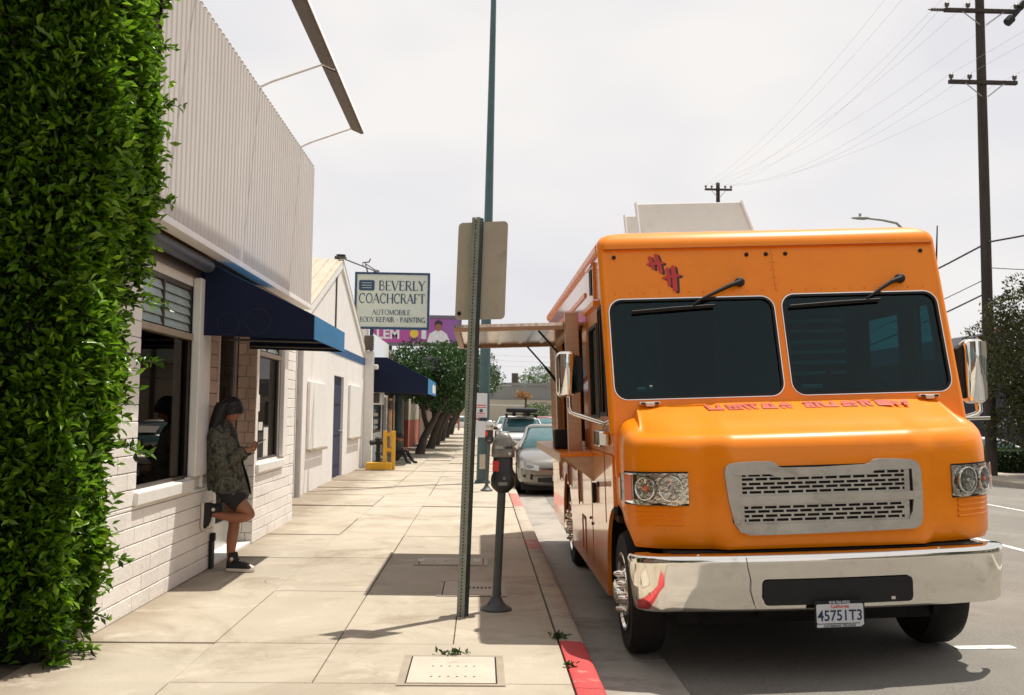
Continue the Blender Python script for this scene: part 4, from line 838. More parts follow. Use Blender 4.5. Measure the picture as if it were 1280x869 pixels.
# ------------------------------------------------------------------ poles and wires
def utility_pole(name, label, x, y, h, lean, arms, aw_, ins):
    t = thing(name, label, 'utility pole', 'wooden utility poles')
    g = G(); g.tube([(x, y, -.5), (x-lean*.5, y, h*.5), (x-lean, y, h)], [.175, .155, .12], 16); g.build('pole', 'wood_pole', t, smooth=60)
    pts = []
    for (z, w0, w1) in arms:
        xx = x-lean*z/h
        g = G(); g.bx(xx-w0, xx+w1, y-.19, y-.06, z-.06, z+.06); g.build('crossarm', 'wood_pole', t, bevel=.01)
        for s_ in (-1, 1):
            g = G(); g.tube([(xx+s_*w0*.55, y-.2, z-.06), (xx+s_*.1, y-.2, z-.48)], .018, 5); g.build('brace', 'galv', t)
        for u in ins:
            px = xx + (w0*u if u < 0 else w1*u)
            if abs(u) < .1: px = xx-.45
            g = G(); g.lathe([(.03, 0), (.03, .06), (.075, .07), (.06, .12), (.085, .14), (.05, .20), (0, .21)], (px, y-.125, z+.06), n=10); g.build('insulator', 'dark_frame', t, smooth=50); pts.append(Vector((px, y-.125, z+.27)))
    return t, pts
up, pn = utility_pole('utility_pole', 'tall dark wooden utility pole with two crossarms across the street', 15.98, 31, 19.5, .18, [(17.3, 1.2, 1.2), (14.62, 1.22, 1.2), (12.28, 1.13, 1.08)], 1, (-.93, 0., .93))
g = G(); 
for k in range(5): g.cyl((14.20+k*.09, 30.87, 14.62), (14.25+k*.09, 30.87, 14.62), .055, n=8)
g.cyl((14.1, 30.87, 14.62), (14.75, 30.87, 14.62), .022, n=6); g.build('string_insulator', 'dark_frame', up)
g = G(); g.tube([(16.65, 30.8, 14.30), (16.85, 30.8, 14.45), (17.1, 30.8, 14.75), (17.35, 30.8, 15.1)], [.10, .07, .075, .05], 8); g.cyl((16.62, 30.8, 14.22), (16.78, 30.8, 14.38), .14, n=10); g.cyl((17.05, 30.8, 14.72), (17.2, 30.8, 14.9), .11, n=8); g.build('switch_arm', 'black', up)
fp, pf = utility_pole('utility_pole', 'distant wooden utility pole whose single crossarm shows above the truck roof vent', 14.85, 62, 16.2, .15, [(15.75, .86, .86)], 1, (-.93, -.5, .5, .93))
def wire(a, b, sag, r, m, label, n=14, group='overhead wires'):
    a, b = Vector(a), Vector(b); pts = []
    for k in range(n+1):
        t = k/n; p = a.lerp(b, t); p.z -= sag*4*t*(1-t); pts.append(p)
    g = G(); g.tube(pts, r, 5); return tag(g.build('power_wire', m), label, 'wire', group)
# nearer pole outside the frame carries the same runs on towards the camera
names = ['thin overhead wire from the %s insulator of the %s crossarm to the distant pole' % (a, b) for b in ('top', 'second', 'third') for a in ('left', 'middle', 'right')]
for i, p in enumerate(pn):
    q = pf[i % 4] if i < 8 else pf[1]; q = q + Vector((0, 0, -.0))
    wire(p, q, .9, .0038, 'wire', names[i]); wire(p + Vector((0, -.02, 0)), (p.x+.6, -12, p.z), .7, .0038, 'wire', names[i].replace('to the distant pole', 'running back over the street'))
wire((15.9, 30.8, 7.12), (12.6, 62, 5.6), .9, .03, 'cable', 'thick black cable sagging from the wooden pole down behind the truck roof corner')
wire((15.9, 30.8, 7.12), (22.0, 20, 8.4), .25, .03, 'cable', 'thick black cable rising from the wooden pole to the right frame edge')
wire((15.9, 30.8, 6.0), (12.2, 62, 4.4), 1.0, .014, 'cable', 'thin lower cable from the wooden pole behind the roof corner')
wire((15.9, 30.8, 5.55), (12.0, 58, 3.2), .8, .026, 'cable', 'lowest cable from the wooden pole passing above the windscreen corner')
wire((15.95, 30.8, 6.3), (24, 30, 6.6), .2, .014, 'cable', 'thin cable from the wooden pole over the loose olive tree')
for k, (z0_, z1_) in enumerate(((3.9, 4.6), (4.2, 4.9), (4.5, 5.3))): wire((-6, 80, 5.6+k*.45), (16, 84, 5.4+k*.42), .25, .012, 'wire', ['lowest', 'middle', 'highest'][k]+' of three thin wires crossing the street before the overpass')
# street lamp
lamp = thing('street_lamp', 'grey cobra head street lamp whose arm curves over the truck roof', 'street lamp')
g = G(); g.tube([(14.35, 33, -.3), (14.35, 33, 4), (14.32, 33, 7.2), (14.2, 33, 7.8), (13.9, 33, 8.1), (13.4, 33, 8.2), (12.95, 33, 8.24)], [.10, .085, .06, .05, .045, .04, .035], 10); g.build('pole', 'galv', lamp, smooth=60)
g = G(); g.lathe([(.02, 0), (.06, .06), (.10, .25), (.11, .45), (.06, .6), (0, .62)], (12.95-.60, 33, 8.25), 'x', n=12, sx=1, sy=.55); g.build('lamp_head', 'galv', lamp, smooth=60)
g = G(); g.cyl((12.65, 33, 8.3), (12.65, 33, 8.40), .045); g.build('photo_cell', 'galv', lamp)
# tall blue-green pole at the kerb with parking signs
lp = thing('tall_pole', 'tall blue green steel pole rising out of frame at the kerb', 'pole')
g = G(); g.tube([(.04, 22.2, 0), (.125, 22.2, 10.9), (.14, 22.2, 13)], [.135, .062, .05], 18); g.build('pole', 'pole_green', lp, smooth=60)
g = G(); g.bx(-.13, .21, 22.03, 22.37, 0, .04); g.build('base_plate', 'pole_green', lp, bevel=.01)
g = G(); g.bx(-.03, .10, 22.035, 22.10, .3, .62); g.build('hand_hole_cover', 'sign_back', lp, bevel=.006)
g = G(); g.tube([(.14, 22.2, 12.9), (.9, 22.2, 13.3), (2.4, 22.2, 13.4)], .04, 8); g.build('arm', 'pole_green', lp)
ps = thing('parking_sign', 'small white parking signs with red print strapped to the tall blue green pole', 'sign')
zz_ = lambda z: 1.55+(z-1.55)*1.115
g = G(); g.plate(rrect(-.145, .122, zz_(1.44), zz_(1.92), .02), [], lambda u, v: (u, 22.03, v), (0, -.004, 0)); g.build('upper_panel', 'plate_white', ps)
g = G(); g.plate(rrect(-.162, .100, zz_(1.05), zz_(1.37), .02), [], lambda u, v: (u, 22.03, v), (0, -.004, 0)); g.build('lower_panel', 'plate_white', ps)
for (z, hh, ww) in ((1.68, .010, .10), (1.52, .008, .09), (1.64, .008, .11), (1.47, .006, .10)):
    g = G(); g.bx(-.01-ww, -.01+ww, 22.0225, 22.0255, zz_(z)-hh, zz_(z)+hh); g.build('red_print', 'red_label', ps)
g = G(); g.lathe([(0, 0), (.04, 0), (.04, .002), (0, .002)], (-.01, 22.022, zz_(1.575)), 'y', n=14); g.build('symbol', 'galv_dark', ps)
for x in (-.10, 0.0, .07): g = G(); g.bx(x-.02, x+.02, 22.021, 22.0255, zz_(1.385), zz_(1.43)); g.build('clamp', 'red_label' if x < -.05 else 'black', ps)
# near perforated sign post, seen from the back
sp2 = thing('sign_post', 'perforated steel sign post carrying a blank tan sign back by the kerb', 'sign')
b0, b1_ = Vector((-.121, 7.73, -.01)), Vector((-.052, 7.73, 3.06))
ax = (b1_-b0).normalized(); H_ = (b1_-b0).length
rot = Matrix.Rotation(R(-30), 3, 'Z'); ex = (rot @ Vector((1, 0, 0))); ex = (ex-ax*ex.dot(ax)).normalized(); ey = ax.cross(ex)
def post_face(n0, u, s_, name, m):
    """one side of the square tube, with a row of round holes"""
    c = b0 + n0*s_; g = G(); k = 0.
    while k < H_:
        k1 = min(k+.254, H_); holes = []; q = k+.0127
        while q < k1-.008: holes.append([(.0075*math.cos(a*math.pi/3+.2), q+.0075*math.sin(a*math.pi/3+.2)) for a in range(6)]); q += .0254
        g.plate(rect(-s_, s_, k, k1), holes, lambda p, q: tuple(c + u*p + ax*q), tuple(-n0*.003)); k = k1
    return g.build(name, m, sp2)
s_ = .033
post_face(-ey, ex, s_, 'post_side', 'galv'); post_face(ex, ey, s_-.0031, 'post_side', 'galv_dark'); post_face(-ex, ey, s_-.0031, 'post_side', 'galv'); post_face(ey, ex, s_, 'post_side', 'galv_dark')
g = G(); g.add([tuple(b0+ex*a*.026+ey*b*.026+ax*h) for h in (0, H_-.01) for a, b in ((-1, -1), (1, -1), (1, 1), (-1, 1))], [(0, 1, 5, 4), (1, 2, 6, 5), (2, 3, 7, 6), (3, 0, 4, 7), (4, 5, 6, 7)]); g.build('dark_inside', 'under', sp2)
pm = Matrix.Rotation(R(-14), 3, 'Z')
ux = (pm @ Vector((1, 0, 0))); ux = (ux-ax*ux.dot(ax)).normalized(); un = ax.cross(ux)
pc = b0 + ax*2.665 + un*.055 + ux*.030
ux2 = (ux + ax*.035).normalized()
g = G(); g.plate(rrect(-.200, .200, -.385, .385, .035), [], lambda p, q: tuple(pc+ux2*p+ax*q), tuple(un*.0035)); g.build('sign_plate', 'sign_back', sp2)
g = G(); g.plate(rrect(-.196, .196, -.381, .381, .033), [], lambda p, q: tuple(pc+ux2*p+ax*q+un*.004), tuple(un*.001)); g.build('sign_front', 'plate_white', sp2)
for q in (-.30, .30): 
    c = b0+ax*(2.665+q); g = G(); g.cyl(tuple(c-ey*.03), tuple(c-ey*.042), .011, n=6); g.build('bolt', 'galv', sp2)
c = pc+ux2*-.165+ax*-.335; g = G(); g.cyl(tuple(c-un*.0005), tuple(c-un*.012), .016, n=10); g.build('bolt', 'under', sp2)
# parking meter
pk = thing('parking_meter', 'black parking meter with domed head and red label by the kerb', 'parking meter')
g = G(); g.lathe([(.125, 0), (.125, .012), (.08, .035), (.05, .075), (.043, .10), (0.0, .10)], (.138, 7.99, 0), n=24); g.build('base_flange', 'pole_grey', pk, smooth=50)
g = G(); g.tube([(.138, 7.99, .05), (.170, 7.99, .93)], .033, 18); g.build('pole', 'pole_grey', pk, smooth=60)
cx_ = .176
def box_ring(cx, cy, w0, d0, z, r): return [(cx+p[0], cy+p[1], z) for p in rrect(-w0, w0, -d0, d0, r, 3)]
g = G(); g.loft([box_ring(cx_, 7.99, *q) for q in ((.040, .040, .915, .02), (.052, .045, .925, .03), (.080, .06, .95, .04), (.094, .068, .975, .04), (.094, .068, 1.02, .04), (.088, .065, 1.05, .04), (.078, .058, 1.07, .035), (.078, .058, 1.185, .03), (.073, .055, 1.19, .03))], True, True); g.build('vault', 'meter_black', pk, smooth=45)
dm = [(.082, .060, 1.192, .03), (.092, .066, 1.20, .03), (.092, .066, 1.255, .03), (.086, .064, 1.29, .03), (.072, .055, 1.335, .035), (.050, .045, 1.372, .035), (.022, .02, 1.388, .015)]
g = G(); g.loft([box_ring(cx_, 7.99, *q) for q in dm], True, True); g.build('domed_head', 'meter_grey', pk, smooth=50)
g = G(); g.plate([(-.060, 1.262), (.005, 1.262), (.0, 1.345), (-.035, 1.338), (-.056, 1.305)], [], lambda u, v: (cx_+u-.005, 7.923+.35*max(0, v-1.27), v), (0, -.004, 0)); g.build('window', 'meter_lens', pk)
g = G(); g.plate([(.02, 1.262), (.078, 1.262), (.070, 1.300), (.045, 1.335), (.020, 1.345)], [], lambda u, v: (cx_+u-.005, 7.923+.35*max(0, v-1.27), v), (0, -.003, 0)); g.build('coin_panel', 'meter_black', pk)
g = G(); g.cyl((cx_+.05, 7.93, 1.225), (cx_+.05, 7.905, 1.225), .013, n=12); g.build('knob', 'alu', pk)
g = G(); g.bx(cx_-.083, cx_-.033, 7.9295, 7.9315, 1.083, 1.165); g.build('red_sticker', 'red_label', pk, bevel=.001)
g = G(); g.cyl((cx_+.01, 7.93, 1.03), (cx_+.01, 7.918, 1.03), .012, n=10); g.build('lock', 'meter_grey', pk)
g = G(); g.bx(cx_-.035, cx_+.035, 7.9185, 7.9215, .975, 1.0); g.build('coin_plate', 'meter_grey', pk)

pk['group'] = 'parking meters along the kerb'
pk2 = copy_tree(pk); pk2.location = (-.016, 11.98, 0); pk2['label'] = 'distant parking meter on a thin pole in front of the tall blue green pole'
for ch in pk2.children:
    if ch.name.startswith('domed_head'): ch.data = ch.data.copy(); ch.data.materials[0] = M['alu']
# ------------------------------------------------------------------ cars
def make_car(name, label, loc, rot, paint, kind='sedan', extras=True, group=None):
    t = thing(name, label, 'car', group, loc, (0, 0, R(rot)))
    if kind == 'sedan':  # y, half width, z bottom, z shoulder, z top centre
        st = [(.0, .50, .32, .50, .52), (.03, .66, .22, .60, .64), (.12, .78, .18, .68, .74), (.35, .86, .17, .76, .83), (.75, .885, .19, .84, .91), (1.15, .89, .20, .90, .965), (1.35, .89, .20, .92, .97), (2.2, .89, .20, .93, .95), (3.3, .89, .2, .95, .96), (3.9, .88, .2, .97, 1.02), (4.2, .84, .22, .96, 1.0), (4.42, .74, .28, .90, .93), (4.5, .6, .38, .7, .72)]
        cab = [(1.15, .70, .965), (1.55, .66, 1.17), (2.0, .60, 1.385), (2.5, .60, 1.435), (3.0, .59, 1.41), (3.45, .60, 1.27), (3.95, .66, 1.02)]
    else:
        st = [(.0, .6, .40, .70, .72), (.03, .76, .30, .84, .88), (.12, .86, .26, .96, 1.0), (.4, .90, .25, 1.03, 1.08), (.9, .92, .25, 1.08, 1.13), (1.2, .92, .26, 1.12, 1.16), (2.2, .93, .26, 1.14, 1.15), (3.6, .93, .26, 1.16, 1.17), (4.4, .90, .28, 1.16, 1.17), (4.62, .84, .35, 1.1, 1.12)]
        cab = [(1.1, .76, 1.15), (1.45, .72, 1.45), (1.85, .66, 1.70), (2.5, .66, 1.76), (3.8, .65, 1.74), (4.3, .68, 1.6), (4.58, .74, 1.14)]
    rings = []
    for y, hw, zb, zs, zc in st:
        half = [(hw*.90, zb), (hw*.985, zb+(zs-zb)*.18), (hw, zb+(zs-zb)*.5), (hw*.985, zb+(zs-zb)*.82), (hw*.93, zs), (hw*.80, zs+(zc-zs)*.55), (hw*.45, zs+(zc-zs)*.95), (0, zc)]
        rings.append([(-x, y, z) for x, z in half] + [(x, y, z) for x, z in half[::-1][1:]])
    g = G(); g.loft(rings, True, True); b = g.build('body', paint, t); b.data.shade_smooth()
    ss = b.modifiers.new('s', 'SUBSURF'); ss.levels = 1; ss.render_levels = 2
    zbelt = st[6][3]-.02
    rg_ = []
    for y, hw, z in cab:
        rg_.append([(-.84, y, min(z, zbelt)), (-hw-.07*(1-(z-zbelt)), y, zbelt+(z-zbelt)*.45), (-hw, y, zbelt+(z-zbelt)*.86), (-hw*.8, y, zbelt+(z-zbelt)*.97), (0, y, z), (hw*.8, y, zbelt+(z-zbelt)*.97), (hw, y, zbelt+(z-zbelt)*.86), (hw+.07*(1-(z-zbelt)), y, zbelt+(z-zbelt)*.45), (.84, y, min(z, zbelt))])
    g = G(); g.loft(rg_, True, True); o = g.build('window_glass', 'car_glass', t); o.data.shade_smooth()
    # painted roof and pillars, proud of the glass
    g = G()
    rf_ = []
    for y, hw, z in cab[2:-2] if kind == 'sedan' else cab[2:-1]:
        rf_.append([(-hw-.008, y, zbelt+(z-zbelt)*.80), (-hw-.004, y, zbelt+(z-zbelt)*.90), (-hw*.8, y, zbelt+(z-zbelt)*.97+.010), (0, y, z+.012), (hw*.8, y, zbelt+(z-zbelt)*.97+.010), (hw+.004, y, zbelt+(z-zbelt)*.90), (hw+.008, y, zbelt+(z-zbelt)*.80)])
    g.loft(rf_, False); o = g.build('roof', paint, t); o.data.shade_smooth(); o.modifiers.new('s', 'SOLIDIFY').thickness = .012
    c0, c1, c2 = cab[0], cab[1], cab[2]
    for s_ in (-1, 1):
        g = G(); g.tube([(s_*.80, c0[0]-.05, c0[2]-.03), (s_*(c1[1]+.015), c1[0], zbelt+(c1[2]-zbelt)*.92), (s_*(c2[1]+.0), c2[0], zbelt+(c2[2]-zbelt)*.92)], [.035, .030, .030], 8); g.build('pillar', paint, t, smooth=60)
        g = G(); g.lathe([(0, 0), (.05, .01), (.09, .05), (.10, .12), (.07, .18), (0, .19)], (s_*(st[6][1]+.10)-.09, c1[0]-.05, zbelt+.14), 'x', n=14, sy=.75); m_ = g.build('wing_mirror', paint if kind == 'sedan' else 'black', t, smooth=60)
    zf = .35 if kind == 'sedan' else .55; sd = kind == 'sedan'
    fy_ = lambda x, z=.4: .15*max(0, (abs(x)-.35)/.45)**2.5 + (.03 if sd else .02)*max(0, z-.5)/.1
    def strip(x0, x1, z0, z1, off, name, m, cut=0.):
        xs_ = np.linspace(x0, x1, 13); g = G(); hf = (x1-x0)/2; xm = (x0+x1)/2
        g.loft([[(x, fy_(x)-off*.45, z0+cut*abs((x-xm)/hf)), (x, fy_(x)-off*.45, z1-cut*abs((x-xm)/hf))] for x in xs_], False); return g.build(name, m, t)
    strip(-.46, .46, zf-.09, zf+.05, .035, 'lower_grille', 'black', .03)
    strip(-.40, .40, st[1][3]-.075, st[1][3]-.03, .022, 'upper_grille', 'black', .018); strip(-.43, .43, st[1][3]-.03, st[1][3]-.018, .026, 'grille_trim', 'chrome', 0)
    strip(-.64, .64, zf+.055, zf+.075, .030, 'bumper_seam', 'dark_frame')
    for s_ in (-1, 1):
        xs_ = np.linspace(.44, .80, 9); g = G(); g.loft([[(s_*x, fy_(x)-.012, st[1][3]+.01-.10+.09*(x-.44)*1.6), (s_*x, fy_(x)+.035, st[1][3]+.02+.17*(x-.44)*1.4)] for x in xs_], False); g.build('headlight', 'lens_grey', t)
        xs_ = np.linspace(.56, .76, 5); g = G(); g.loft([[(s_*x, fy_(x)-.012, zf-.02+.3*(x-.56)), (s_*x, fy_(x)-.012, zf+.10-.1*(x-.56))] for x in xs_], False); g.build('fog_lamp_recess', 'black', t)
    g = G(); g.bx(-.16, .16, -.045, -.035, zf-.03, zf+.08); g.build('number_plate', 'plate_white', t)
    for s_ in (-1, 1):
        for y in (.85, 3.55):
            g = G(); r_ = .33 if kind == 'sedan' else .38
            g.lathe([(r_*.68, -.10), (r_*.95, -.11), (r_, -.07), (r_, .07), (r_*.95, .11), (r_*.68, .10)], (s_*(st[6][1]-.115), y, r_), 'x', n=26); wh = g.build('wheel', 'tyre', t, smooth=40)
            g = G(); g.lathe([(0, .09*s_), (r_*.2, .095*s_), (r_*.62, .085*s_), (r_*.67, .1*s_), (r_*.67, .02*s_), (0, .02*s_)], (s_*(st[6][1]-.115), y, r_), 'x', n=20); g.build('rim', 'alu', wh, smooth=40)
    g = G(); g.bx(-.78, .78, .15, 4.3, .12, .28); g.build('underbody', 'under', t)
    return t
car1 = make_car('parked_car', 'silver sedan parked at the kerb directly behind the orange truck', (1.62, 20.4, -.145), 0, 'silver', 'sedan')
car2 = make_car('parked_car', 'pale off roader with black roof box parked behind the silver sedan', (1.55, 37.0, -.14), 0, 'white_car', 'suv')
car2.scale = (1, 1, .86)
g = G(); g.loft([box_ring(.0, 2.2, a, b, z, .1) for a, b, z in ((.50, .75, 1.95), (.58, .88, 2.0), (.58, .88, 2.12), (.52, .8, 2.17))], True, True)
rb_ = g.build('roof_box', 'black', car2, smooth=45, bevel=0)
for y in (1.75, 2.9): g = G(); g.bx(-.62, .62, y-.03, y+.03, 1.86, 1.90); g.bx(-.60, -.54, y-.03, y+.03, 1.70, 1.86); g.bx(.54, .60, y-.03, y+.03, 1.70, 1.86); g.bx(-.3, -.24, y-.02, y+.02, 1.90, 1.96); g.bx(.24, .3, y-.02, y+.02, 1.90, 1.96); g.build('roof_bar', 'black', car2)
for x in (-.30, .25): g = G(); g.cyl((x, 1.58, 1.87), (x, 1.66, 1.87), .085, n=14); g.build('roof_lamp', 'black', car2)
g = G(); g.plate([(-.62, 0), (.62, 0), (.5, .24), (-.5, .24)], [], lambda u, v: (u, .55+v*1.6, 1.135+v*.12), (0, 0, .012)); g.build('bonnet_patch', 'black', car2)
g = G(); g.plate(rect(-.22, .22, -.08, .08), [], lambda u, v: (.22+u, 1.55+v*1.6, 1.215+v*.85), (0, -.004, .008)); g.build('sun_visor_paper', 'paper', car1)
make_car('parked_car', 'distant red car at the kerb beyond the off roader with the roof box', (3.6, 55, -.10), 0, 'red_car', 'sedan')
make_car('parked_car', 'distant pale car far down the kerb before the overpass', (1.8, 64, -.14), 0, 'white_car', 'sedan')
make_car('parked_car', 'white car parked beyond the clipped hedge across the street', (22.6, 39.5, -.605), 84, 'white_car', 'sedan')
make_car('parked_car', 'small pale car crossing far away beneath the overpass', (0.2, 96, -.3), 60, 'white_car', 'sedan')

for (x, y, lab) in ((-1.0, -12, 'dark street tree behind the viewpoint, seen only in reflections'), (-1.2, -22, 'second street tree farther behind the viewpoint'), (15.8, -9, 'street tree on the far side behind the viewpoint')):
    t = thing('street_tree', lab, 'tree'); limb(t, [(x, y, -.3), (x+.1, y, 1.5), (x, y, 2.8)], [.18, .14, .09], 'trunk')
    crown(t, (x, y, 4.2), (2.0, 2.0, 1.7), 12, 3500, .2, 'ficus_tree', .5)
# ------------------------------------------------------------------ the orange step van
TR = thing('food_truck', 'big orange food truck with a raised service hatch parked at the red kerb', 'food truck', loc=(.98, 6.55, -.15), rot=(0, -R(2.4), 0))
XC = 1.318; XL, XR = .035, 2.605
fy = lambda z: .70 + .27*(z-1.8)                      # raked front plane
def F(x, z, off=0.): return (x, fy(z)-off, z)
HW, HA, HB = 1.262, .56, .34
def yplan(x):
    d = abs(x-XC); y = .05*(d/HW)**2
    k = min(1, max(0, (d-.675)/.075)); k = k*k*(3-2*k); y -= .065*(1-k)
    if d > HW-HA: s_ = min(1, (d-(HW-HA))/HA); y += HB*(1-math.sqrt(max(0, 1-s_*s_)))
    return y
def Hs(x, z, off=0.):                                  # a point on (or off) the bonnet's front face
    e = .004; dy = (yplan(x+e)-yplan(x-e))/(2*e); n = Vector((dy, -1)).normalized()
    return (x+n.x*off, yplan(x)+n.y*off+zoff(z), z)
ZO = [(.80, .03), (.84, .006), (.95, 0), (1.25, 0), (1.38, .003), (1.45, .012), (1.495, .030), (1.53, .062), (1.55, .105), (1.562, .165)]
def zoff(z): return float(np.interp(z, [a for a, b in ZO], [b for a, b in ZO]))
# bonnet
plan = []
n = 40
for k in range(n+1):
    a = (k/n*2-1)
    # denser towards the corners
    x = XC + HW*math.sin(a*math.pi/2)
    plan.append((x, yplan(x)))
side_y = [.76, .66, .56, .47]
planL = [(XC-HW, y) for y in side_y]; planR = [(XC+HW, y) for y in side_y[::-1]]
plan = planL + plan + planR
nrm = []
for i in range(len(plan)):
    a = Vector(plan[max(0, i-1)]); b = Vector(plan[min(len(plan)-1, i+1)]); t = (b-a).normalized(); nn = Vector((-t.y, t.x))
    if i < 4: nn = Vector((1, 0))
    if i >= len(plan)-4: nn = Vector((-1, 0))
    nrm.append(nn)
def arch_z(y): 
    d = abs(y-.70); return .80 if d > .56 else max(.80, .46+math.sqrt(max(0, .56**2-d*d)))
rings = []
for j, (z, o) in enumerate(ZO):
    ring = []
    for (x, y), nn in zip(plan, nrm):
        near_side = abs(x-XC) > HW-.02
        zb = arch_z(y) if near_side else .80
        zz = zb + (z-.80)*(1.56-zb)/(1.56-.80)
        yy = y + nn.y*o; xx = x + nn.x*o*.8
        lift = .12*max(0, min(1, (y-.25)/.45)) * max(0, (z-1.2)/.36)
        ring.append((xx, yy, zz+lift))
    rings.append(ring)
last = rings[-1]
for f_ in (.12, .35, .6, .8, 1.0):
    ring = []
    for (x, y, z) in last:
        ty = max(.74, y); tx = XC+(x-XC)*.97
        tz = 1.775-.02*((x-XC)/HW)**4
        ring.append((x+(tx-x)*f_, y+(ty-y)*f_, z+(tz-z)*(f_**.85)))
    rings.append(ring)
g = G(); g.loft(rings, False); bonnet = g.build('bonnet', 'orange', TR); bonnet.data.shade_smooth(); bonnet.data.set_sharp_from_angle(angle=R(50))
hood_top = lambda y: float(np.interp(y, [.18, .24, .38, .52, .63, .74], [1.56, 1.590, 1.655, 1.712, 1.748, 1.777]))
# ribs under the head lamps and bonnet seam
for sgn in (-1, 1):
    for k in range(4):
        z = .965+k*.035; g = G(); xs = np.linspace(.12, .40, 9) if sgn < 0 else np.linspace(2*XC-.40, 2*XC-.12, 9)
        g.loft([[Hs(x, z-.010, .0), Hs(x, z-.006, .008), Hs(x, z+.004, .008), Hs(x, z+.010, .0)] for x in xs], False); g.build('bonnet_rib', 'orange', bonnet, smooth=60)
# body sides
def arc_pts(cy, cz, r, y_from, y_to, n=14, zmin=.3):
    a0 = math.acos(max(-1, min(1, (y_from-cy)/r))); a1 = math.acos(max(-1, min(1, (y_to-cy)/r)))
    return [(cy+r*math.cos(a0+(a1-a0)*k/n), max(zmin, cz+r*math.sin(a0+(a1-a0)*k/n))) for k in range(n+1)]
RA = 4.78
for sgn, x0, tx in ((-1, XL, .03), (1, XR, -.03)):
    fn_ = lambda u, v: (x0, u, v)
    low = [(6.95, .34), (6.95, 1.395), (.765, 1.395)] + [(.765, .46+.556)] + [p for p in arc_pts(.70, .46, .56, .765, 1.25)][1:] + [(1.26, .30)]
    low += [(RA-.60, .30)] + arc_pts(RA, .46, .56, RA-.56, RA+.56)[0:] + [(RA+.60, .32)]
    g = G(); g.plate(low, [], fn_, (tx, 0, 0)); g.build('lower_side', 'orange_side', TR)
    up_ = [(fy(1.40)+.05, 1.40), (6.95, 1.40), (6.95, 2.99), (fy(2.95)+.03, 2.99)]
    if sgn < 0: holes = [[(.90, 1.69), (1.34, 1.69), (1.34, 2.53), (1.10, 2.53)], [(1.42, 1.67), (2.02, 1.67), (2.02, 2.42), (1.44, 2.42)], rect(2.62, 5.22, 1.44, 2.50)]
    else: holes = [[(.90, 1.69), (1.32, 1.69), (1.32, 2.50), (1.10, 2.50)], [(1.66, 1.69), (2.40, 1.69), (2.40, 2.48), (1.66, 2.48)]]
    g = G(); g.plate(up_, holes, fn_, (tx, 0, 0)); us = g.build('upper_side', 'orange_side', TR)
    for h in holes[:2]:
        c = [sum(p[0] for p in h)/4, sum(p[1] for p in h)/4]; inn = [(c[0]+(p[0]-c[0])*.88, c[1]+(p[1]-c[1])*.95) for p in h]
        g = G(); g.plate([(c[0]+(p[0]-c[0])*1.04, c[1]+(p[1]-c[1])*1.02) for p in h], [inn], lambda u, v: (x0-tx*.25, u, v), (tx*.6, 0, 0)); wf_ = g.build('side_window_frame', 'black', TR)
        g = G(); g.plate(h, [], lambda u, v: (x0+tx*.4, u, v), (tx*.05, 0, 0)); g.build('pane', 'ws_glass', wf_)
g = G(); g.bx(XL+.03, XR-.03, 6.90, 6.95, .4, 3.0); g.build('rear_panel', 'orange', TR)
# front frame around the windscreens
WL = rrect(.078, 1.300, 1.812, 2.540, .085, 6); WRt = rrect(1.385, 2.545, 1.812, 2.550, .085, 6)
g = G(); g.plate([(XL, 1.25), (XR, 1.25), (XR-.005, 2.99), (XL+.005, 2.99)], [WL, WRt], lambda u, v: F(u, v), (0, .035, 0)); ff = g.build('front_panel', 'orange', TR)
for x in (XL+.012, XR-.012):
    g = G(); g.tube([(x, fy(1.55)+.034, 1.55), (x, fy(2.99)+.034, 2.99)], .036, 16); g.build('corner_post', 'orange', TR, smooth=60)
def ringplate(lp, off0, off1, fn_, t): 
    cx_ = sum(p[0] for p in lp)/len(lp); cz_ = sum(p[1] for p in lp)/len(lp)
    def o(d):
        out = []
        for i, p in enumerate(lp):
            a = Vector(lp[i-1]); b = Vector(lp[(i+1) % len(lp)]); tg = (b-a).normalized(); nn = Vector((tg.y, -tg.x))
            if nn.dot(Vector((p[0]-cx_, p[1]-cz_))) < 0: nn = -nn
            out.append((p[0]+nn.x*d, p[1]+nn.y*d))
        return out
    g = G(); g.plate(o(off1), [o(off0)], fn_, t); return g
for lp, nm in ((WL, 'L'), (WRt, 'R')):
    gs = ringplate(lp, -.006, .011, lambda u, v: F(u, v, .010), (0, .045, 0)).build('windscreen_gasket', 'black', TR)
    ringplate(lp, .010, .018, lambda u, v: F(u, v, .006), (0, .005, 0)).build('gasket_trim', 'chrome', gs)
    g = G(); g.plate(lp, [], lambda u, v: F(u, v, -.010), (0, .004, 0)); g.build('windscreen', 'ws_glass', TR)
# roof shell
def rr3(x0, x1, y0, y1, r, z, n=5): return [(p[0], p[1], z) for p in rrect(x0, x1, y0, y1, r, n)]
YF = fy(2.95)
g = G(); o_ = [(2.945, -.018, .06), (2.96, -.022, .06), (2.995, -.022, .065), (3.030, -.012, .07), (3.062, .012, .09), (3.085, .05, .11), (3.098, .10, .14), (3.102, .20, .2)]
g.loft([rr3(XL+o, XR-o, YF+(z-2.95)*.27+o, 6.97-o, r, z) for z, o, r in o_], True, True)
roof = g.build('roof', 'orange', TR, smooth=50)
g = G(); g.loft([rr3(XL+o, XR-o, YF+.1+o, 6.97-o, .2, z) for z, o in ((3.095, .16), (3.108, .17), (3.112, .20))], True, True); g.build('roof_skin', 'white_metal', roof)
g = G(); g.bx(XL-.028, XL-.020, 1.15, 6.95, 2.955, 3.01); g.build('gutter_rail', 'orange', TR, bevel=.004)
g = G(); g.bx(XL+.02, XR-.02, YF-.0245, YF-.0215, 2.944, 2.950); g.build('seam_line', 'seam', TR)
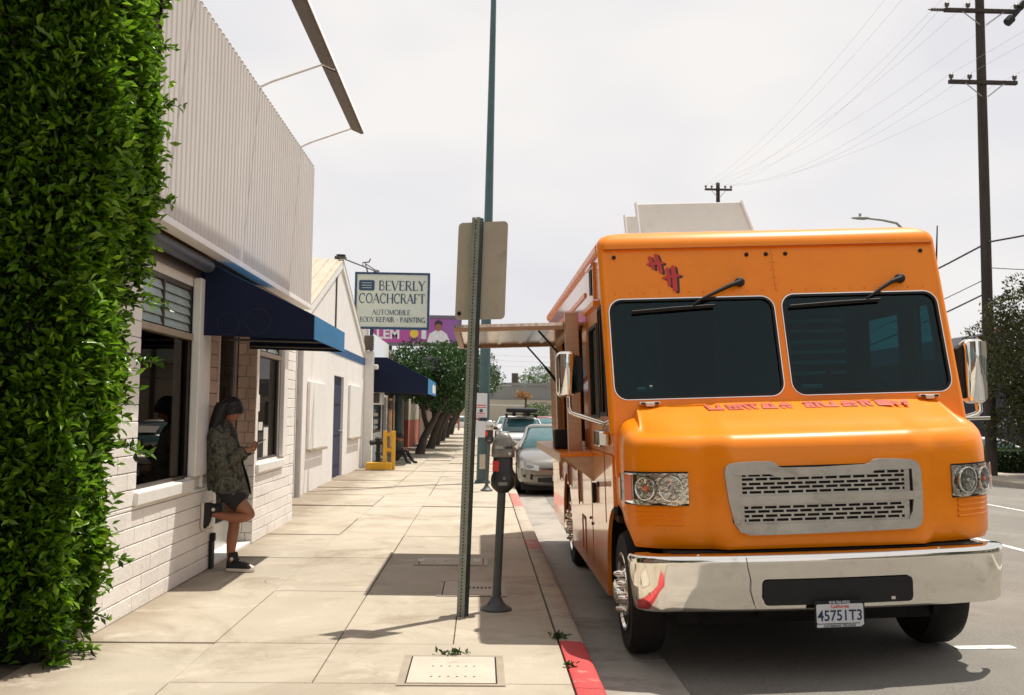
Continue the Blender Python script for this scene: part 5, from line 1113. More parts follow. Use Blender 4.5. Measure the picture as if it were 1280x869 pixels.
# rivets, seam and marker lamps on the brow
g = G()
for x in np.arange(.12, 2.56, .112): g.lathe([(.0085, 0), (.007, -.005), (0, -.007)], F(x, 2.600), 'y', n=7)
for z in np.arange(2.64, 2.93, .06):
    for x in (1.325, 1.355): g.lathe([(.0075, 0), (.006, -.0045), (0, -.006)], F(x, z), 'y', n=7)
g.build('rivets', 'orange', ff, kind='stuff')
g = G(); g.plate([(1.3385, 2.60), (1.3415, 2.60), (1.3415, 2.945), (1.3385, 2.945)], [], lambda u, v: F(u, v, .001), (0, .002, 0)); g.build('centre_seam', 'seam', ff)
for x in (.13, 1.15, 1.30, 1.45, 2.50):
    g = G(); g.lathe([(.016, .01), (.016, -.008), (.009, -.016), (0, -.017)], F(x, 2.885), 'y', n=10); g.build('marker_lamp', 'black', ff, smooth=50)
# double H emblem in brush strokes
def px2(u, v): x = 790+u/12.41; y = 305+v/12.41; return (.376+(x-807)*.00553, 2.906-(y-318)*.00648)
hs = [((268, 195), (330, 395), 30), ((380, 160), (455, 455), 33), ((215, 315), (505, 300), 24), ((560, 372), (575, 655), 30), ((660, 345), (665, 740), 40), ((465, 530), (770, 492), 24)]
for idx, part in enumerate((hs[:3], hs[3:])):
    for mname, dx, dz, off in (('black_ink', .018, -.010, .002), ('red_ink', 0, 0, .004)):
        g = G()
        for k, (a, b, wd) in enumerate(part):
            A, B = Vector(px2(*a)), Vector(px2(*b)); t = (B-A).normalized(); nn = Vector((-t.y, t.x))*wd/12.41*.0058
            pts = [A+nn*.35-t*.004, A+nn*.9+t*.015, (A+B)/2+nn*1.1, B+nn*.85-t*.01, B+nn*.3+t*.006, B-nn*.5, B-nn*1.0-t*.012, (A+B)/2-nn*.9, A-nn*1.05+t*.01, A-nn*.4]
            g.plate([(p.x+dx, p.y+dz) for p in pts], [], lambda u, v: F(u, v, off+k*.0005), (0, -.0004, 0))
        g.build('letter_h' if mname == 'red_ink' else 'letter_shadow', mname, ff)
# lettering lying on the bonnet
def Hd(x, y, d): return (x, y, hood_top(y)+.0045+d)
g = G()
ws_ = [(.70, .13), (.85, .11), (.98, .10), (1.09, .12), (1.22, .10), (1.40, .12), (1.53, .12), (1.67, .11), (1.80, .11), (1.92, .12), (2.05, .11)]
rnd_ = random.Random(3)
for i, (x, w0) in enumerate(ws_):
    ks = 3 if i % 2 else 2
    for k in range(ks):
        xa = x + w0*(k+.3)/ks; sl_ = rnd_.uniform(-.03, .03); ww = .016
        g.plate([(xa-ww, .50), (xa+ww, .49), (xa+ww+sl_, .61), (xa-ww+sl_, .62)], [], lambda u, v: Hd(u, v, .0003*k), (0, 0, .0006))
    yb = (.51, .555, .60)[i % 3]; g.plate([(x, yb-.012), (x+w0*.9, yb-.016), (x+w0*.92, yb+.012), (x, yb+.016)], [], lambda u, v: Hd(u, v, .0013), (0, 0, .0006))
g.build('bonnet_lettering', 'red_fade', bonnet, kind='stuff')
# bonnet hinges
for x in (.31, 2.36):
    g = G(); g.bx(x-.075, x+.075, .655, .690, 1.758, 1.778); g.build('hinge', 'white_metal', TR, bevel=.004)
    g = G(); g.bx(x-.030, x+.030, .640, .654, 1.745, 1.772); g.build('hinge_plate', 'white_metal', TR, bevel=.003)
    for d in (-.05, .05): g = G(); g.bx(x+d-.014, x+d+.014, .648, .6545, 1.760, 1.775); g.build('hinge_bolt', 'black', TR)
# wipers
for (px_, bl0, bl1, arm) in ((1.07, (.235, 2.455), (.86, 2.490), (.70, 2.497)), (2.30, (1.43, 2.470), (2.12, 2.505), (2.02, 2.515))):
    t = G(); t.lathe([(.036, .02), (.036, -.03), (.026, -.042), (0, -.044)], F(px_, 2.665), 'y', n=14); wp = t.build('wiper', 'black', TR, smooth=50)
    g = G(); g.tube([F(px_, 2.665, .045), F(px_-.09, 2.635, .05), F(arm[0]+.05, arm[1]+.035, .045), F(arm[0], arm[1], .03)], [.020, .017, .010, .007], 8); g.build('wiper_arm', 'black', wp, smooth=60)
    g = G(); g.tube([F(*bl0, .022), F((bl0[0]+bl1[0])/2, (bl0[1]+bl1[1])/2+.004, .026), F(*bl1, .022)], .008, 6); g.tube([F(bl0[0], bl0[1]-.012, .016), F(bl1[0], bl1[1]-.012, .016)], .005, 5); g.build('wiper_blade', 'black', wp)
# stickers inside the windscreens
g = G(); g.bx(.235, .295, fy(1.87)+.016, fy(1.87)+.017, 1.855, 1.885); g.bx(.325, .345, fy(1.87)+.016, fy(1.87)+.017, 1.86, 1.90); g.build('sticker', 'paper', TR, kind='stuff')
g = G(); g.bx(1.45, 1.60, fy(1.86)+.016, fy(1.86)+.017, 1.845, 1.872); g.build('sticker', 'frost', TR)
# cabin interior
g = G(); g.bx(XL+.04, XR-.04, .80, 6.88, .90, .95); g.bx(XL+.04, XR-.04, fy(2.9)+.08, 6.88, 2.90, 2.93); g.build('cabin_floor', 'dark_room', TR, kind='stuff')
g = G(); g.plate(rect(XL+.04, XR-.04, .95, 2.90), [rect(.80, 1.24, .96, 2.62)], lambda u, v: (u, 2.62, v), (0, .04, 0)); g.build('bulkhead', 'bulk', TR)
g = G(); g.bx(.78, 1.26, 2.60, 2.618, 1.8, 2.64); g.build('bulkhead_door', 'charcoal_wall', TR, bevel=.02)
g = G(); g.bx(.12, 2.52, .80, 1.05, 1.5, 1.74); g.build('dashboard', 'black', TR, bevel=.03)
for k in range(6): g = G(); g.bx(1.56, 2.08, 1.52, 1.62, 1.97+k*.085, 1.995+k*.085); g.build('shelf_slat', 'alu_dim', TR)
g = G(); g.bx(1.85, 2.35, 1.75, 1.9, 1.2, 2.05); g.build('seat_back', 'black', TR, bevel=.05)
g = G()
m_ = Matrix.Translation((2.08, 1.28, 1.86)) @ Matrix.Rotation(R(25), 4, 'X')
g.tube([tuple(m_ @ Vector((.22*math.cos(a*math.pi/12), .22*math.sin(a*math.pi/12), 0))) for a in range(25)], .016, 8, False)
for a in (90, 210, 330): g.cyl(tuple(m_ @ Vector((0, 0, 0))), tuple(m_ @ Vector((.22*math.cos(R(a)), .22*math.sin(R(a)), 0))), .012)
g.cyl(tuple(m_ @ Vector((0, 0, 0))), (2.08, 1.0, 1.6), .03); g.build('steering_wheel', 'black', TR, smooth=60)
g = G(); g.tube([(1.75, 1.0, 1.75), (1.75, 1.02, 2.0)], .02, 6); g.build('handset', 'black', TR)
# grille
gx = lambda px: .664 + (px-908)*.00512
gz = lambda py, px: 1.319-(py-580)*.00505 - (px-908)*.00020
def gp(u, v): px = 900+u/4.74; py = 555+v/4.74; return (gx(px), gz(py, px))
outer = [gp(*p) for p in [(30, 140), (38, 100), (62, 82), (130, 70), (225, 64), (310, 62), (336, 72), (352, 92), (378, 100), (600, 93), (880, 74), (905, 68), (930, 46), (962, 38), (1080, 37), (1170, 42), (1208, 60), (1222, 100), (1226, 250), (1220, 400), (1205, 440), (1170, 460), (900, 476), (600, 492), (300, 506), (170, 510), (112, 492), (78, 440), (48, 300)]]
hole1 = [gp(*p) for p in [(92, 150), (300, 140), (350, 160), (600, 150), (905, 132), (945, 106), (1165, 98), (1168, 232), (640, 256), (104, 278)]]
hole2 = [gp(*p) for p in [(110, 330), (600, 310), (1168, 284), (1158, 355), (1135, 403), (640, 426), (145, 446), (122, 400)]]
GF = lambda off: (lambda u, v: (u, -.062+.05*((u-XC)/HW)**2-off, v))
g = G(); g.plate(outer, [hole1, hole2], GF(.030), (0, .035, 0)); gr = g.build('grille', 'grille', TR, bevel=0)
def slots(rows, clip):
    out = []
    for (v0, u0, cnt) in rows:
        for k in range(cnt):
            u = u0+k*84.4; vv = v0-(u-u0)*.040; a, b = gp(u, vv+8), gp(u+70, vv-8-2.8)
            out.append(rect(a[0], b[0], a[1], b[1]))
    return out
def gq(u, w_): return gp(u, w_-.04*(u-131))
def bar(g, u0, u1, w0, w1, o=.012):
    us_ = np.linspace(u0, u1, max(2, int((u1-u0)/90)+1)); 
    top = [[], [], [], []]
    rings = []
    for u in us_:
        p0, p1 = gq(u, w0), gq(u, w1); rings.append([GF(o+.006)(*p0), GF(o+.006)(*p1), GF(o)(*p1), GF(o)(*p0)])
    g.loft(rings, True, True)
def mesh_bank(g, rows, hbars, ul, ur):
    for w0, w1 in hbars: bar(g, ul, ur, w0, w1)
    for wc, u0 in rows:
        u = u0-84.4*2
        while u < ur:
            if u-14.4 > ul: bar(g, u-14.4, min(u, ur), wc-8.5, wc+8.5)
            u += 84.4
    wa, wb = hbars[0][0], hbars[-1][1]
    bar(g, ul-40, ul+2, wa, wb); bar(g, ur-30, ur+2, wa, wb)
g = G(); mesh_bank(g, [(152, 173), (176, 131), (204.5, 175), (229, 133), (255, 177)], [(128, 144), (160, 168), (184, 196.5), (212.5, 221), (237, 247), (263, 278)], 131, 1150)
mesh_bank(g, [(347, 181), (371, 139), (398, 184), (423.5, 165)], [(322, 339), (355, 363), (379, 390), (406, 415.5), (431.5, 448)], 139, 1142)
g.build('grille_mesh', 'grille', gr, kind='stuff')
g = G(); g.loft([[GF(.008)(u, v) for v in np.linspace(.975, 1.335, 6)] for u in np.linspace(.70, 1.905, 16)], False); g.build('grille_backing', 'under', gr)
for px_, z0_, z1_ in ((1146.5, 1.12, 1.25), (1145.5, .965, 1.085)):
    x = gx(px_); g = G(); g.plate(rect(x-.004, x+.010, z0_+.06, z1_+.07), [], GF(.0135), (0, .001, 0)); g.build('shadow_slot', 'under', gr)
for (x, z) in ((.715, 1.30), (1.885, 1.325), (.725, .985), (1.88, .99), (1.30, 1.300), (1.30, .965)):
    g = G(); g.lathe([(.009, 0), (.008, -.004), (0, -.005)], GF(.030)(x, z), 'y', n=8); g.build('screw', 'alu', gr)
# head lamps
def lamp_assembly(mir):
    X = (lambda x: 2*XC-x) if mir else (lambda x: x)
    fn_ = lambda off: (lambda u, v: Hs(X(u), v, off))
    def patch(poly_fn, off, name, m, parent, nx=16, nz=8):
        g = G(); g.loft([[fn_(off)(u, poly_fn(u)[0]+(poly_fn(u)[1]-poly_fn(u)[0])*k/nz) for k in range(nz+1)] for u in np.linspace(.062, .440, nx)], False); return g.build(name, m, parent, smooth=60)
    low = lambda u: 1.112 - .022*abs(math.sin((u-.07)/.37*2*math.pi))**.8 - .0*u
    base = patch(lambda u: (1.085, 1.308), .003, 'headlight', 'black', TR)
    patch(lambda u: (low(u)-.004 if u < .425 else 1.10, 1.298), .008, 'housing', 'reflector', base)
    for cx_, r_, mm in ((.335, .082, 'reflector'), (.185, .075, 'reflector')):
        g = G(); rings = []
        c3 = Vector(fn_(.010)(cx_, 1.200)); e = .01; tx_ = (Vector(fn_(.010)(cx_+e, 1.2))-Vector(fn_(.010)(cx_-e, 1.2))).normalized(); nn = tx_.cross(Vector((0, 0, 1))); 
        if nn.y > 0: nn = -nn
        for rr_, dd in ((1.0, .012), (1.0, .024), (.93, .026), (.88, .012), (.6, .004), (.35, .0)):
            rings.append([tuple(c3+tx_*(r_*rr_*math.cos(a*math.pi/12))+Vector((0, 0, r_*rr_*1.06*math.sin(a*math.pi/12)))+nn*dd) for a in range(24)])
        g.loft(rings, True, True); bw = g.build('reflector_bowl', mm, base, smooth=40)
        g = G(); g.lathe([(.024, 0), (.022, .01), (.012, .02), (0, .022)], (0, 0, 0), 'z', n=12); q = g.build('bulb', 'amber' if cx_ < .2 else 'lens_grey', base, smooth=60)
        q.location = c3+nn*.004; q.rotation_euler = nn.to_track_quat('Z', 'Y').to_euler()
        for k in range(5):
            a = k*math.pi/2.5+.3; p0 = c3+(tx_*math.cos(a)+Vector((0, 0, 1))*math.sin(a))*r_*.38+nn*.008; p1 = c3+(tx_*math.cos(a)+Vector((0, 0, 1))*math.sin(a))*r_*.86+nn*.016
            g = G(); g.tube([p0, p1], [.004, .007], 5); g.build('reflector_fin', 'chrome' if k % 2 else 'lens_grey', base)
    g = G(); g.loft([[fn_(.037)(u, z) for z in np.linspace(1.115, 1.290, 5)] for u in np.linspace(.080, .118, 5)], False); g.build('side_reflector', 'amber_soft', base, smooth=60)
    patch(lambda u: (low(u), 1.296), .034, 'lens', 'clear', base)
lamp_assembly(False); lamp_assembly(True)
# chrome bumper
BW = 1.245; BC = 1.272
def bplan(nf=36):
    out = []; a, b = .20, .17
    for k in range(nf+1):
        s_ = math.sin((k/nf*2-1)*math.pi/2); x = BC+BW*s_; d = abs(x-BC); y = -.225+.13*(d/BW)**2
        if d > BW-a: q = min(1, (d-(BW-a))/a); y += b*(1-math.sqrt(max(0, 1-q*q)))
        out.append((x, y, 0, 0))
    res = []
    for i, (x, y, nx, ny) in enumerate(out):
        A = Vector(out[max(0, i-1)][:2]); B = Vector(out[min(len(out)-1, i+1)][:2]); t = (B-A).normalized(); res.append((x, y, t.y, -t.x))
    return res
BP = bplan()
def by(x):
    d = abs(x-BC); return -.225+.13*(d/BW)**2
prof = [(.425, .08), (.428, .045), (.445, .030), (.60, .014), (.73, .002), (.762, .0), (.780, .010), (.786, .03), (.786, .14)]
rings = [[(x-nx*o, y-ny*o, z+.012*max(0, y)) for x, y, nx, ny in BP] for z, o in prof]
g = G(); g.loft(rings, False); bump = g.build('bumper', 'chrome', TR); bump.data.shade_smooth(); bump.data.set_sharp_from_angle(angle=R(50))
g = G(); ed = lambda u: .030*(1-math.sqrt(max(0, 1-max(0, (abs(u-1.318)-.45)/.030)**2)))
g.loft([[(u, by(u)-.004+.030*(.78-v)*2.9/3-.004, v) for v in (.470+ed(u), .52, .58, .628-ed(u))] for u in [.838, .845, .853, .868]+list(np.linspace(.89, 1.74, 24))+[1.768, 1.783, 1.791, 1.798]], False); g.build('bumper_recess', 'black', bump)
g = G(); g.bx(1.650, 1.675, by(1.66)-.008, by(1.66)-.001, .487, .505); g.build('paper_scrap', 'paper', bump)
for x in (.45, 2.0): g = G(); g.lathe([(.012, 0), (.012, .008), (0, .012)], (x, by(x)+.03, .785), 'z', n=10); g.build('bolt', 'chrome', bump)
g = G(); cr_ = [(.74, .775), (.75, .70), (.765, .63), (.760, .56), (.775, .50), (.79, .44)]
for k in range(len(cr_)-1):
    g.add([(cr_[k][0]-.0022, by(.75)-.003, cr_[k][1]), (cr_[k][0]+.0022, by(.75)-.003, cr_[k][1]), (cr_[k+1][0]+.0022, by(.75)-.003, cr_[k+1][1]), (cr_[k+1][0]-.0022, by(.75)-.003, cr_[k+1][1])], [(0, 1, 2, 3)])
g.build('scratch', 'dark_frame', bump)
g = G(); g.bx(.3, 2.35, -.03, .3, .5, .79); g.bx(.3, 2.35, .14, .5, .78, .90); g.build('dark_gap_filler', 'under', TR, kind='stuff')  # black boxes stand in for the shade in the gap behind the bumper
# licence plate
pl = G(); pl.plate(rrect(1.142, 1.458, .330, .498, .012), [], lambda u, v: (u, -.262, v), (0, .008, 0)); plt = pl.build('plate_frame', 'black', bump)
g = G(); g.plate(rrect(1.152, 1.448, .360, .478, .01), [], lambda u, v: (u, -.2655, v), (0, .003, 0)); g.build('number_plate', 'plate_white', plt)
PF = lambda cx_, cz_, off=.2665, sx=1.0: (lambda u, v, d: (cx_+u*sx, -off-.001-d*.0, cz_+v))
def flat_text(txt, size, cx_, cz_, y, m, parent, bold=0., sx=1.0, name='lettering'):
    g = text_mesh(txt, size, lambda u, v, d: (cx_+u*sx, y-(d+.001), cz_+v), .001, bold); return g.build(name, m, parent, fix=False)
flat_text('45751T3', .092, 1.300, .377, -.2657, 'plate_blue', plt, .0012, .86, 'plate_number')
flat_text('California', .030, 1.300, .454, -.2657, 'red_label', plt, .0002, 1.0, 'state_name')
flat_text('818-766-0922', .022, 1.300, .4815, -.2623, 'plate_white', plt, .0004, 1.05, 'frame_lettering')
g = G(); g.bx(1.152, 1.435, -.2652, -.262, .336, .3545); q = g.build('frame_strip', 'plate_white', plt)
flat_text('CATERING TRUCKS', .019, 1.295, .3385, -.2655, 'black_ink', plt, .0003, 1.2, 'frame_lettering')
g = G(); g.lathe([(.014, 0), (.014, -.002), (0, -.002)], (1.435, -.2665, .357), 'y', n=12); g.build('sticker', 'plate_white', plt)
# wheels
def wheel(x, y, side, r=.430, w_=.26, name='wheel'):
    g = G(); g.lathe([(r*.62, -w_/2+.01), (r*.93, -w_/2), (r, -w_/2+.05), (r, w_/2-.05), (r*.93, w_/2), (r*.62, w_/2-.01)], (x, y, r), 'x', n=40); wh = g.build(name, 'tyre', TR, smooth=40)
    s_ = side
    g = G(); g.lathe([(r*.64, s_*(w_/2-.03)), (r*.64, s_*(w_/2+.006)), (r*.60, s_*(w_/2+.008)), (r*.55, s_*(w_/2-.02)), (r*.42, s_*(w_/2-.03)), (r*.40, s_*(w_/2-.0)), (r*.20, s_*(w_/2+.0)), (r*.19, s_*(w_/2+.06)), (r*.10, s_*(w_/2+.075)), (0, s_*(w_/2+.075))], (x, y, r), 'x', n=30); rm = g.build('rim', 'chrome', wh, smooth=35)
    for k in range(8):
        a = k*math.pi/4+.2; cy_, cz_ = y+r*.31*math.cos(a), r+r*.31*math.sin(a)
        g = G(); g.lathe([(.024, s_*(w_/2-.01)), (.024, s_*(w_/2+.03)), (.015, s_*(w_/2+.055)), (0, s_*(w_/2+.06))], (x, cy_, cz_), 'x', n=10); g.build('wheel_nut', 'chrome', wh, smooth=50)
wheel(.195, .70, -1, w_=.235); wheel(2.275, .70, 1); wheel(.20, RA, -1); wheel(2.44, RA, 1)
g = G(); g.bx(.36, .50, .16, .20, .3, .80); g.bx(.50, .54, .2, 1.3, .3, 1.05); g.bx(.065, .54, .34, 1.3, 1.03, 1.06); g.bx(.065, .5, 1.24, 1.28, .3, 1.05)
g.bx(2.10, 2.14, .2, 1.3, .3, 1.05); g.bx(.5, .54, 4.1, 5.5, .3, 1.05); g.bx(.065, .54, 4.1, 5.5, 1.03, 1.06); g.bx(.54, 2.1, .25, 6.8, .27, .9); g.bx(.065, .54, 1.3, 4.15, .32, .36); g.bx(.065, .54, 5.4, 6.8, .34, .38); g.build('underbody', 'under', TR, kind='stuff')  # low chassis box, shaped to keep sky light from under the truck
g = G(); g.cyl((.3, .70, .43), (2.3, .70, .43), .06); g.build('axle', 'under', TR); g = G(); g.tube([(.9, .2, .36), (1.9, .2, .36)], .05, 8); g.build('axle', 'under', TR)
g = G(); g.bx(.0, .03, .47, .53, 1.0, 1.05); g.build('side_marker', 'black', TR, bevel=.01)
# mirrors
def mirror(x0, x1, y, z0, z1, side):
    cx_, cz_ = (x0+x1)/2, (z0+z1)/2; hw_, hh_ = (x1-x0)/2, (z1-z0)/2
    rings = []
    for dy, k in ((.07, .80), (.055, .93), (.02, 1.0), (-.015, 1.0), (-.045, .93), (-.055, .86)):
        rings.append([(cx_+p[0], y+dy, cz_+p[1]) for p in rrect(-hw_*k, hw_*k, -hh_*(1-(1-k)*.6), hh_*(1-(1-k)*.6), .045*k+.005, 5)])
    g = G(); g.loft(rings, True, True); m = g.build('mirror', 'chrome', TR, smooth=60)
    g = G(); g.loft([[(cx_+a*(hw_-.022), y-.058-.022*(1-a*a)-.012*(1-b*b)-.035*b*.5-.02, cz_+b*(hh_-.024)) for b in np.linspace(-1, 1, 7)] for a in np.linspace(-1, 1, 7)], False); g.build('mirror_face', 'mirror', m, smooth=80)
    g = G(); g.plate(rrect(x0+.03, x1-.03, z0+.02, z1-.02, .03), [], lambda u, v: (u, y+.0705, v), (0, .01, 0)); g.build('mirror_glass', 'mirror', m)
    g = G(); g.loft([[(cx_-side*(hw_*.96), y+dy, cz_+s*hh_*.86) for s in (-1, 1)] + [(cx_-side*(hw_+.05), y+dy, cz_+s*hh_*.7) for s in (1, -1)] for dy in (-.03, .06)], True, True); g.build('mirror_shell', 'black', m, bevel=.01)
    return m
mL = mirror(-.325, -.165, 1.20, 1.835, 2.19, -1)
mR = mirror(2.755, 2.925, .95, 1.70, 2.19, 1)
g = G(); g.tube([(-.225, 1.22, 2.0), (-.225, 1.22, 1.76), (-.215, 1.22, 1.72), (-.18, 1.21, 1.70), (.0, 1.15, 1.635), (.04, 1.13, 1.62)], .019, 12); g.build('mirror_arm', 'chrome', mL, smooth=60)
g = G(); g.tube([(2.86, .97, 1.9), (2.88, .97, 1.64), (2.84, .96, 1.61), (2.62, .92, 1.555), (2.56, .92, 1.54)], .026, 12); g.build('mirror_arm', 'chrome', mR, smooth=60)
g = G(); g.bx(2.62, 2.93, .90, .93, 1.575, 1.60); g.build('mirror_bracket', 'chrome', mR, bevel=.006)
for k in range(3): g = G(); g.bx(-.055, .034, .86+k*.095, .94+k*.095, 1.455, 1.575); g.build('chrome_latch', 'chrome', TR, bevel=.014)
g = G(); g.tube([(2.755, 1.3, 2.70), (2.79, 1.3, 3.13)], [.009, .005], 5); g.build('aerial', 'black', TR)
# side furniture: post, opening, counter, louvres, handles, hatch
g = G(); g.bx(-.13, -.01, 2.46, 2.60, 1.36, 2.62); g.build('opening_post', 'steel_or', TR, bevel=.006)
g = G(); g.bx(-.020, .034, 5.22, 5.36, 1.36, 2.60); g.build('opening_post', 'steel_or', TR, bevel=.006)
g = G(); g.bx(-.24, .034, 2.0, 5.6, 1.335, 1.365); g.build('counter', 'orange', TR, bevel=.006)
g = G(); g.bx(-.252, -.241, 2.0, 5.6, 1.29, 1.362); g.build('counter_edge', 'steel_or', TR, bevel=.003)
for y in (2.05, 3.6, 5.2): g = G(); g.add([(-.22, y, 1.334), (.034, y, 1.334), (.034, y, 1.12), (-.22, y+.02, 1.334), (.034, y+.02, 1.334), (.034, y+.02, 1.12)], [(0, 1, 2), (5, 4, 3), (0, 3, 4, 1), (1, 4, 5, 2), (2, 5, 3, 0)]); g.build('counter_bracket', 'steel_or', TR)
g = G(); g.bx(1.6, 1.64, 3.4, 6.6, .95, 2.88); g.bx(.75, .79, 3.4, 6.6, .95, 1.75); g.bx(.8, 1.6, 3.4, 6.6, 2.35, 2.8); g.build('kitchen_units', 'steel', TR, kind='stuff')
for x, y in ((-.12, 3.75), ): 
    g = G(); g.bx(-.22, -.02, 3.0, 3.25, 1.366, 1.55); bx1 = g.build('condiment_box', 'black', None, bevel=.02)
    bx1.matrix_world = Matrix.LocRotScale(Vector((.98, 6.55, -.15)), Euler((0, -R(2.4), 0)), None); tag(bx1, 'black condiment box standing on the truck counter below the hatch', 'box')
hatch = G(); hatch.bx(-1.14, .03, 2.62, 5.12, 2.515, 2.543); ht = hatch.build('service_hatch', 'hatch_steel', TR)
g = G(); g.plate(rect(-1.145, .02, 2.615, 5.125), [rect(-1.09, -.03, 2.67, 5.07)], lambda u, v: (u, v, 2.480), (0, 0, .034)); g.build('hatch_frame', 'orange_dull', ht)
for k in range(4): g = G(); g.bx(-.95+k*.24, -.91+k*.24, 2.68, 5.06, 2.506, 2.5145); g.build('hatch_rib', 'hatch_steel', ht)
for y in (2.72, 5.0):
    g = G(); g.tube([(-.36, y, 2.48), (-.16, y, 2.24)], .010, 8); g.tube([(-.16, y, 2.24), (.03, y, 1.98)], .017, 8); g.build('gas_strut', 'black', ht)
g = G(); g.tube([(-.02, 2.66, 2.48), (-.05, 2.66, 2.42), (-.12, 2.66, 2.46), (-.10, 2.68, 2.33), (.0, 2.68, 2.28)], .006, 6); g.build('cable', 'black', ht)
def louvre_panel(y0, z0, z1, w_=.17):
    g = G(); g.plate(rect(y0, y0+w_, z0, z1), [rect(y0+.025, y0+w_-.025, z0+.03+k*(z1-z0-.05)/7, z0+.05+k*(z1-z0-.05)/7+.012) for k in range(7)], lambda u, v: (XL-.012, u, v), (.010, 0, 0)); p = g.build('louvre_panel', 'orange_side', TR)
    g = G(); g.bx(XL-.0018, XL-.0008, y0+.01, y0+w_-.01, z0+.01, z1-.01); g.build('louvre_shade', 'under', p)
    g = G(); g.bx(XL-.022, XL-.012, y0-.02, y0, z0-.02, z1+.02); g.build('louvre_edge', 'seam', p)
louvre_panel(3.22, .84, 1.18); louvre_panel(4.35, .92, 1.22, .22); louvre_panel(5.55, .92, 1.22, .22)
g = G(); g.plate(rect(2.80, 3.10, .40, .74), [rect(2.83, 3.07, .43, .71)], lambda u, v: (XL-.006, u, v), (.006, 0, 0)); g.build('lower_hatch', 'seam', TR)
for y0, y1, z0, z1 in ((1.225, 1.235, .86, 2.60), (2.20, 2.21, .40, 2.60)):
    g = G(); g.bx(XL-.0035, XL-.0008, y0, y1, z0, z1); g.build('door_seam', 'seam', TR)
g = G(); g.bx(XL-.030, XL-.0005, 1.88, 1.93, .95, 1.12); g.build('door_handle', 'black', TR, bevel=.006)
g = G(); g.lathe([(.02, 0), (.02, -.05), (.012, -.055), (0, -.055)], (XL, 1.30, 1.15), 'x', n=12); g.build('door_buffer', 'white_metal', TR)
g = G(); g.lathe([(.022, -.015), (.022, 0)], (XL-.04, 1.30, 1.15), 'x', n=12); g.build('buffer_ring', 'black', TR)
for y, z in ((2.35, .78), (2.2, .745)): g = G(); g.lathe([(.012, 0), (.012, -.012), (0, -.014)], (XL, y, z), 'x', n=8); g.build('latch_bolt', 'black', TR)
g = G(); g.bx(XL-.02, XL-.001, 1.44, 1.47, 2.62, 2.92); g.bx(XL-.03, XL-.001, 1.47, 1.92, 2.90, 2.92); g.build('upper_vent', 'orange_side', TR, kind='stuff')
g = G(); g.bx(XL-.02, XL-.001, 1.58, 1.72, 2.68, 2.88); g.build('vent_opening', 'black', TR)
g = G(); g.bx(XL-.035, XL-.001, 1.35, 2.2, 2.56, 2.60); g.build('rain_strip', 'orange', TR)
g = G(); g.bx(XL-.012, XL-.001, 2.2, 6.9, 2.72, 2.76); g.build('belt_moulding', 'orange', TR)
# roof vents standing open
for (y, x0, x1, zt, sh) in ((3.0, .655, 1.70, 3.735, .16), (4.2, .72, 1.5, 3.85, .16)):
    g = G(); g.add([(x0+.035, y, 3.08), (x1+sh*1.2, y, 3.08), (x1, y+.12, zt), (x0, y+.12, zt), (x0+.035, y+.06, 3.08), (x1+sh*1.2, y+.06, 3.08), (x1, y+.18, zt), (x0, y+.18, zt)], [(0, 1, 2, 3), (7, 6, 5, 4), (0, 4, 5, 1), (3, 2, 6, 7), (0, 3, 7, 4), (1, 5, 6, 2)])
    v_ = g.build('roof_vent', 'white_metal', TR, bevel=.008)
    for (xa, xb) in ((x0, x0+.035), (x1, x1+sh*1.2)):
        g = G(); g.tube([(xb if xb > 1 else xb, y-.012, 3.09), (xa, y+.105, zt+.006)], .015, 8); g.build('vent_edge', 'fascia_edge', v_, smooth=60)
g = G(); g.bx(1.63, 1.70, 2.93, 2.99, 3.10, 3.13); g.build('vent_foot', 'seam', TR)
# ------------------------------------------------------------------ people
def skin_body(name, nodes, edges, m, parent, root=0, sub=2):
    me = bpy.data.meshes.new(name); me.from_pydata([n_[0] for n_ in nodes], edges, []); o = bpy.data.objects.new(name, me); C.objects.link(o); o.parent = parent
    sk = o.modifiers.new('skin', 'SKIN'); sk.use_smooth_shade = True
    if not me.skin_vertices: 
        bm = bmesh.new(); bm.from_mesh(me); bm.verts.layers.skin.verify(); bm.to_mesh(me); bm.free()
    for i, n_ in enumerate(nodes):
        r = n_[1]; me.skin_vertices[0].data[i].radius = (r, r) if not hasattr(r, '__len__') else r
        me.skin_vertices[0].data[i].use_root = (i == root)
    ss = o.modifiers.new('sub', 'SUBSURF'); ss.levels = sub; ss.render_levels = sub
    me.materials.append(M[m]); return o
def hand(nodes, edges, wrist_i, dirv, palm_n, side, curl=.5, s=1.0):
    """palm, four unequal bent fingers and a thumb off the palm's side"""
    w_ = Vector(nodes[wrist_i][0]); d = Vector(dirv).normalized(); n_ = Vector(palm_n).normalized(); n_ = (n_-d*n_.dot(d)).normalized(); a = d.cross(n_)*side
    def add(p, r, prev): nodes.append((tuple(p), r)); edges.append((prev, len(nodes)-1)); return len(nodes)-1
    palm = add(w_+d*.045*s, (.026*s, .017*s), wrist_i); kn = add(w_+d*.080*s, (.030*s, .015*s), palm)
    for k, (off, L) in enumerate(((-.027, .066), (-.009, .075), (.009, .070), (.026, .054))):
        p = w_+d*.088*s+a*off*s; i = add(p, .0090*s, kn); c = curl*(1+.1*k)
        d1 = (d*math.cos(c)+n_*math.sin(c)); p1 = p+d1*L*.5*s; i = add(p1, .0085*s, i); d2 = (d*math.cos(c*2)+n_*math.sin(c*2)); i = add(p1+d2*L*.5*s, .0070*s, i)
    p = w_+d*.030*s-a*.028*s; i = add(p, .011*s, palm); p1 = p+(d*.7-a*.6+n_*.4).normalized()*.032*s; i = add(p1, .010*s, i); add(p1+(d*.9+n_*.5).normalized()*.027*s, .008*s, i)
